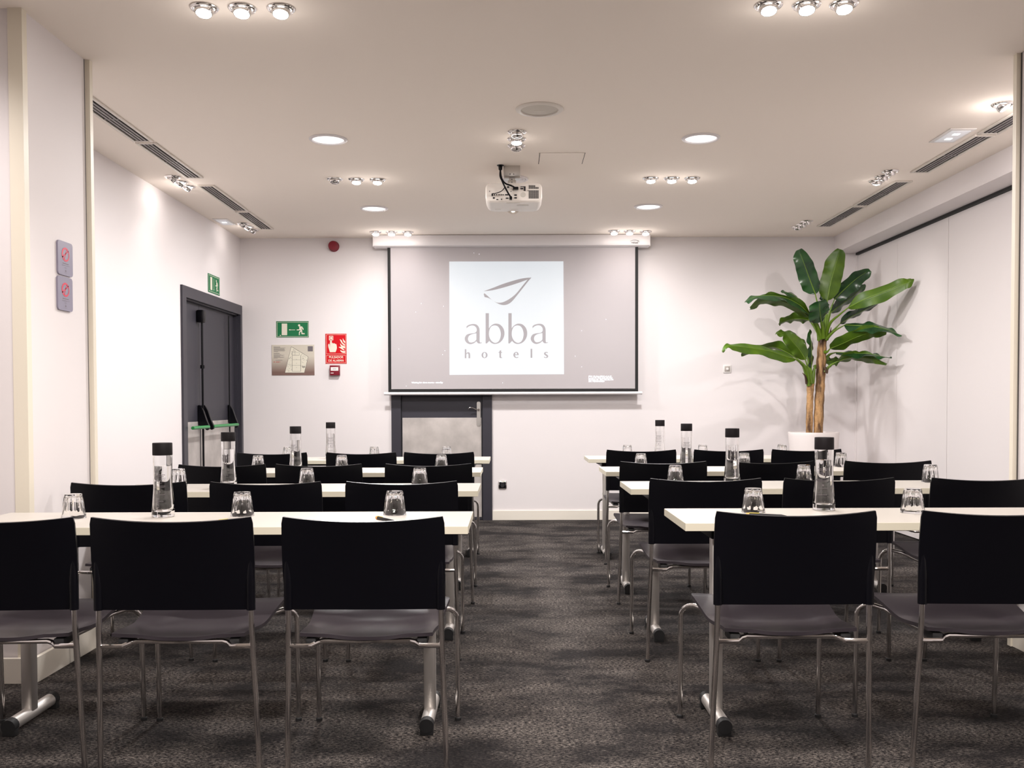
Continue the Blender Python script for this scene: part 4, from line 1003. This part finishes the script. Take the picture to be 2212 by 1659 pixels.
def leaf(trk, stem, spine, wpx, under=False, true_w=.165, back=1, wav=.010, pointed=False, seed=0):
    """stem: (x,y,Y) start..blade base; spine: blade points (x,y,Y); wpx apparent full width in crop pixels"""
    sp = catmull([L5(*p) for p in spine], 8); n = len(sp)-1
    wm = wpx*S5/F*PYD
    c_ = min(1, wm/true_w); s_ = math.sqrt(max(0, 1-c_*c_))*back
    rn = random.Random(seed); ph = rn.uniform(0, 6)
    def frame(i):
        a = sp[max(i-1, 0)]; b = sp[min(i+1, n)]; tt = (b-a).normalized()
        side = V((tt.z, 0, -tt.x)); side = side.normalized() if side.length > .05 else V((1, 0, 0))
        sd = side*c_+V((0, 1, 0))*s_; sd = (sd-tt*sd.dot(tt)).normalized(); return tt, sd, tt.cross(sd)
    def prof(v): # blade half width 0..1
        b_ = min(1, (v/.20))**.6 if v > 0 else 0
        if pointed: return b_*(1-.94*max(0, (v-.35)/.65)**1.5)
        return b_*(1-.72*max(0, (v-.55)/.45)**2.4)
    def fn(u, v):
        i = v*n; k = min(int(i), n-1); f = i-k
        pos = sp[k]*(1-f)+sp[k+1]*f; tt, sd, nn = frame(round(i))
        a = 2*u-1
        w_ = true_w/2*max(.03, min(1, prof(max(.004, v))))
        w_ *= 1+.06*sin(v*13+ph+a*2)
        return pos+sd*(a*w_)+nn*(abs(a)*w_*.22+wav*sin(v*17+ph)*a*a+wav*.5*sin(v*31+ph*2)*a*abs(a))
    bm = bmesh.new(); sheet(bm, fn, 10, 30, .0016, mi_under=1)
    # which side faces the camera
    bmesh.ops.recalc_face_normals(bm, faces=bm.faces)
    tot = sum((f.normal.y if f.material_index == 0 else -f.normal.y)*f.calc_area() for f in bm.faces)
    if (tot > 0) != under:
        for f in bm.faces: f.material_index = 1-f.material_index
    nb = len(bm.faces)
    # midrib and stalk
    st = [L5(*p) for p in stem]+[sp[0]]; c2 = catmull(st, 6); m_ = len(c2)
    tube(bm, c2, [.0165*(1-i/(m_-1))**1.6+.0048 for i in range(m_)], 8)
    off = 2e-3
    tube(bm, [p+V((0, 0, 0)) for p in sp[:int(n*.93)]], [.0042*(1-i/n)+.0008 for i in range(len(sp[:int(n*.93)]))], 6)
    for i, f in enumerate(bm.faces):
        if i >= nb: f.material_index = 2
    me = obj('leaf', bm, [M['leaf'], M['leafu'], M['stem']], t, angle=60)
A = 8.55
LV = [
 (T2, [(862, 700, 8.53), (835, 560, 8.48)], [(802, 414, 8.45), (770, 330, 8.43), (730, 220, 8.40), (694, 120, 8.38)], 135, False, .17),
 (T2, [(862, 700, 8.55), (876, 560, 8.53)], [(882, 456, 8.50), (905, 340, 8.49), (935, 230, 8.47), (968, 118, 8.47)], 150, True, .185),
 (T2, [(868, 690, 8.57), (890, 560, 8.62)], [(930, 450, 8.60), (1000, 380, 8.60), (1080, 310, 8.60), (1165, 256, 8.58)], 95, False, .15),
 (T2, [(868, 690, 8.60), (885, 610, 8.66)], [(905, 538, 8.72), (980, 480, 8.72), (1060, 420, 8.70), (1136, 355, 8.68)], 78, False, .15),
 (T2, [(870, 700, 8.50), (900, 610, 8.40), (960, 555, 8.32)], [(1018, 508, 8.25), (1120, 455, 8.12), (1260, 400, 7.98), (1380, 352, 7.86), (1428, 335, 7.82), (1456, 316, 7.78)], 84, True, .14),
 (T2, [(872, 710, 8.53), (920, 660, 8.50)], [(966, 612, 8.47), (1050, 560, 8.43), (1140, 515, 8.40), (1235, 466, 8.38)], 55, False, .14),
 (T2, [(872, 715, 8.50), (930, 660, 8.44)], [(1000, 620, 8.40), (1090, 625, 8.30), (1190, 632, 8.20), (1290, 655, 8.06), (1378, 692, 7.92)], 62, False, .16),
 (T2, [(866, 800, 8.52), (880, 800, 8.48)], [(900, 778, 8.45), (980, 745, 8.38), (1080, 700, 8.30), (1180, 670, 8.22), (1275, 672, 8.18)], 85, True, .15),
 (T2, [(866, 850, 8.56), (900, 815, 8.60)], [(940, 803, 8.50), (1040, 806, 8.40), (1160, 812, 8.28), (1240, 828, 8.18), (1308, 842, 8.08)], 28, False, .13),
 (T2, [(868, 930, 8.53), (900, 890, 8.50)], [(950, 862, 8.48), (1030, 838, 8.42), (1110, 835, 8.38), (1190, 850, 8.27), (1272, 885, 8.18)], 55, True, .14),
 (T1, [(800, 900, 8.58), (830, 880, 8.60)], [(868, 868, 8.61), (900, 862, 8.61), (930, 855, 8.61), (966, 845, 8.61)], 52, True, .10),
 (T2, [(845, 710, 8.50), (810, 620, 8.42)], [(770, 560, 8.36), (700, 490, 8.27), (600, 440, 8.16), (500, 425, 8.06), (410, 432, 7.99), (342, 468, 7.95)], 42, False, .15),
 (T2, [(840, 710, 8.50), (800, 620, 8.44)], [(760, 570, 8.40), (690, 510, 8.33), (600, 470, 8.25), (520, 455, 8.18), (440, 465, 8.12), (372, 515, 8.08)], 58, True, .14),
 (T2, [(850, 700, 8.53), (825, 640, 8.52)], [(795, 585, 8.52), (730, 500, 8.53), (680, 440, 8.53), (630, 408, 8.52), (577, 403, 8.51)], 55, False, .15),
 (T2, [(845, 715, 8.56), (800, 640, 8.60)], [(760, 588, 8.63), (710, 580, 8.66), (650, 582, 8.70), (600, 596, 8.73), (560, 618, 8.75)], 46, True, .12),
 (T2, [(855, 705, 8.48), (852, 640, 8.42)], [(842, 600, 8.36), (836, 560, 8.30), (832, 510, 8.24), (828, 462, 8.20)], 150, False, .19),
 (T2, [(860, 690, 8.60), (862, 560, 8.63)], [(862, 500, 8.64), (856, 460, 8.64), (852, 430, 8.64), (850, 400, 8.64)], 34, False, .06),
 (T1, [(765, 1000, 8.53), (735, 915, 8.48), (700, 870, 8.42)], [(668, 846, 8.36), (600, 828, 8.28), (500, 795, 8.17), (380, 775, 8.05), (270, 762, 7.94), (215, 765, 7.89), (184, 797, 7.86)], 66, True, .14),
 (T1, [(765, 1000, 8.56), (740, 900, 8.58)], [(672, 838, 8.60), (600, 795, 8.62), (520, 765, 8.65), (420, 790, 8.67), (310, 818, 8.68)], 50, True, .13),
 (T1, [(772, 1000, 8.58), (760, 880, 8.64), (745, 790, 8.66)], [(735, 740, 8.67), (690, 700, 8.67), (640, 675, 8.66), (590, 670, 8.64), (545, 680, 8.62)], 52, True, .13),
 (T1, [(772, 1000, 8.50), (760, 930, 8.42)], [(736, 850, 8.36), (700, 790, 8.32), (650, 730, 8.28), (604, 676, 8.25)], 92, True, .13),
 (T1, [(775, 1010, 8.53), (777, 960, 8.52)], [(776, 905, 8.51), (778, 820, 8.50), (774, 740, 8.50), (764, 650, 8.50)], 48, False, .10),
]
for i, (trk, stem, spine, wpx, un, tw) in enumerate(LV): leaf(trk, stem, spine, wpx, un, tw, seed=i, back=(1 if i % 2 else -1), pointed=i in (4, 6, 8, 9, 17))
# green sheaths at the trunk tops
for (a, b, c_) in (((850, 720, 8.54), (850, 650, 8.53), (856, 595, 8.53)), ((835, 720, 8.53), (820, 640, 8.50), (805, 590, 8.47)), ((866, 720, 8.55), (880, 650, 8.55), (900, 610, 8.54)), ((770, 1020, 8.54), (768, 930, 8.53), (765, 870, 8.52)), ((776, 1020, 8.55), (790, 940, 8.55), (800, 890, 8.55)), ((764, 1020, 8.54), (740, 940, 8.52), (718, 895, 8.5))):
    bm = bmesh.new(); cc = catmull([L5(*a), L5(*b), L5(*c_)], 5); tube(bm, cc, [.024*(1-i/(len(cc)-1))**.8+.003 for i in range(len(cc))], 10); obj('leaf_sheath', bm, M['stem'], t)
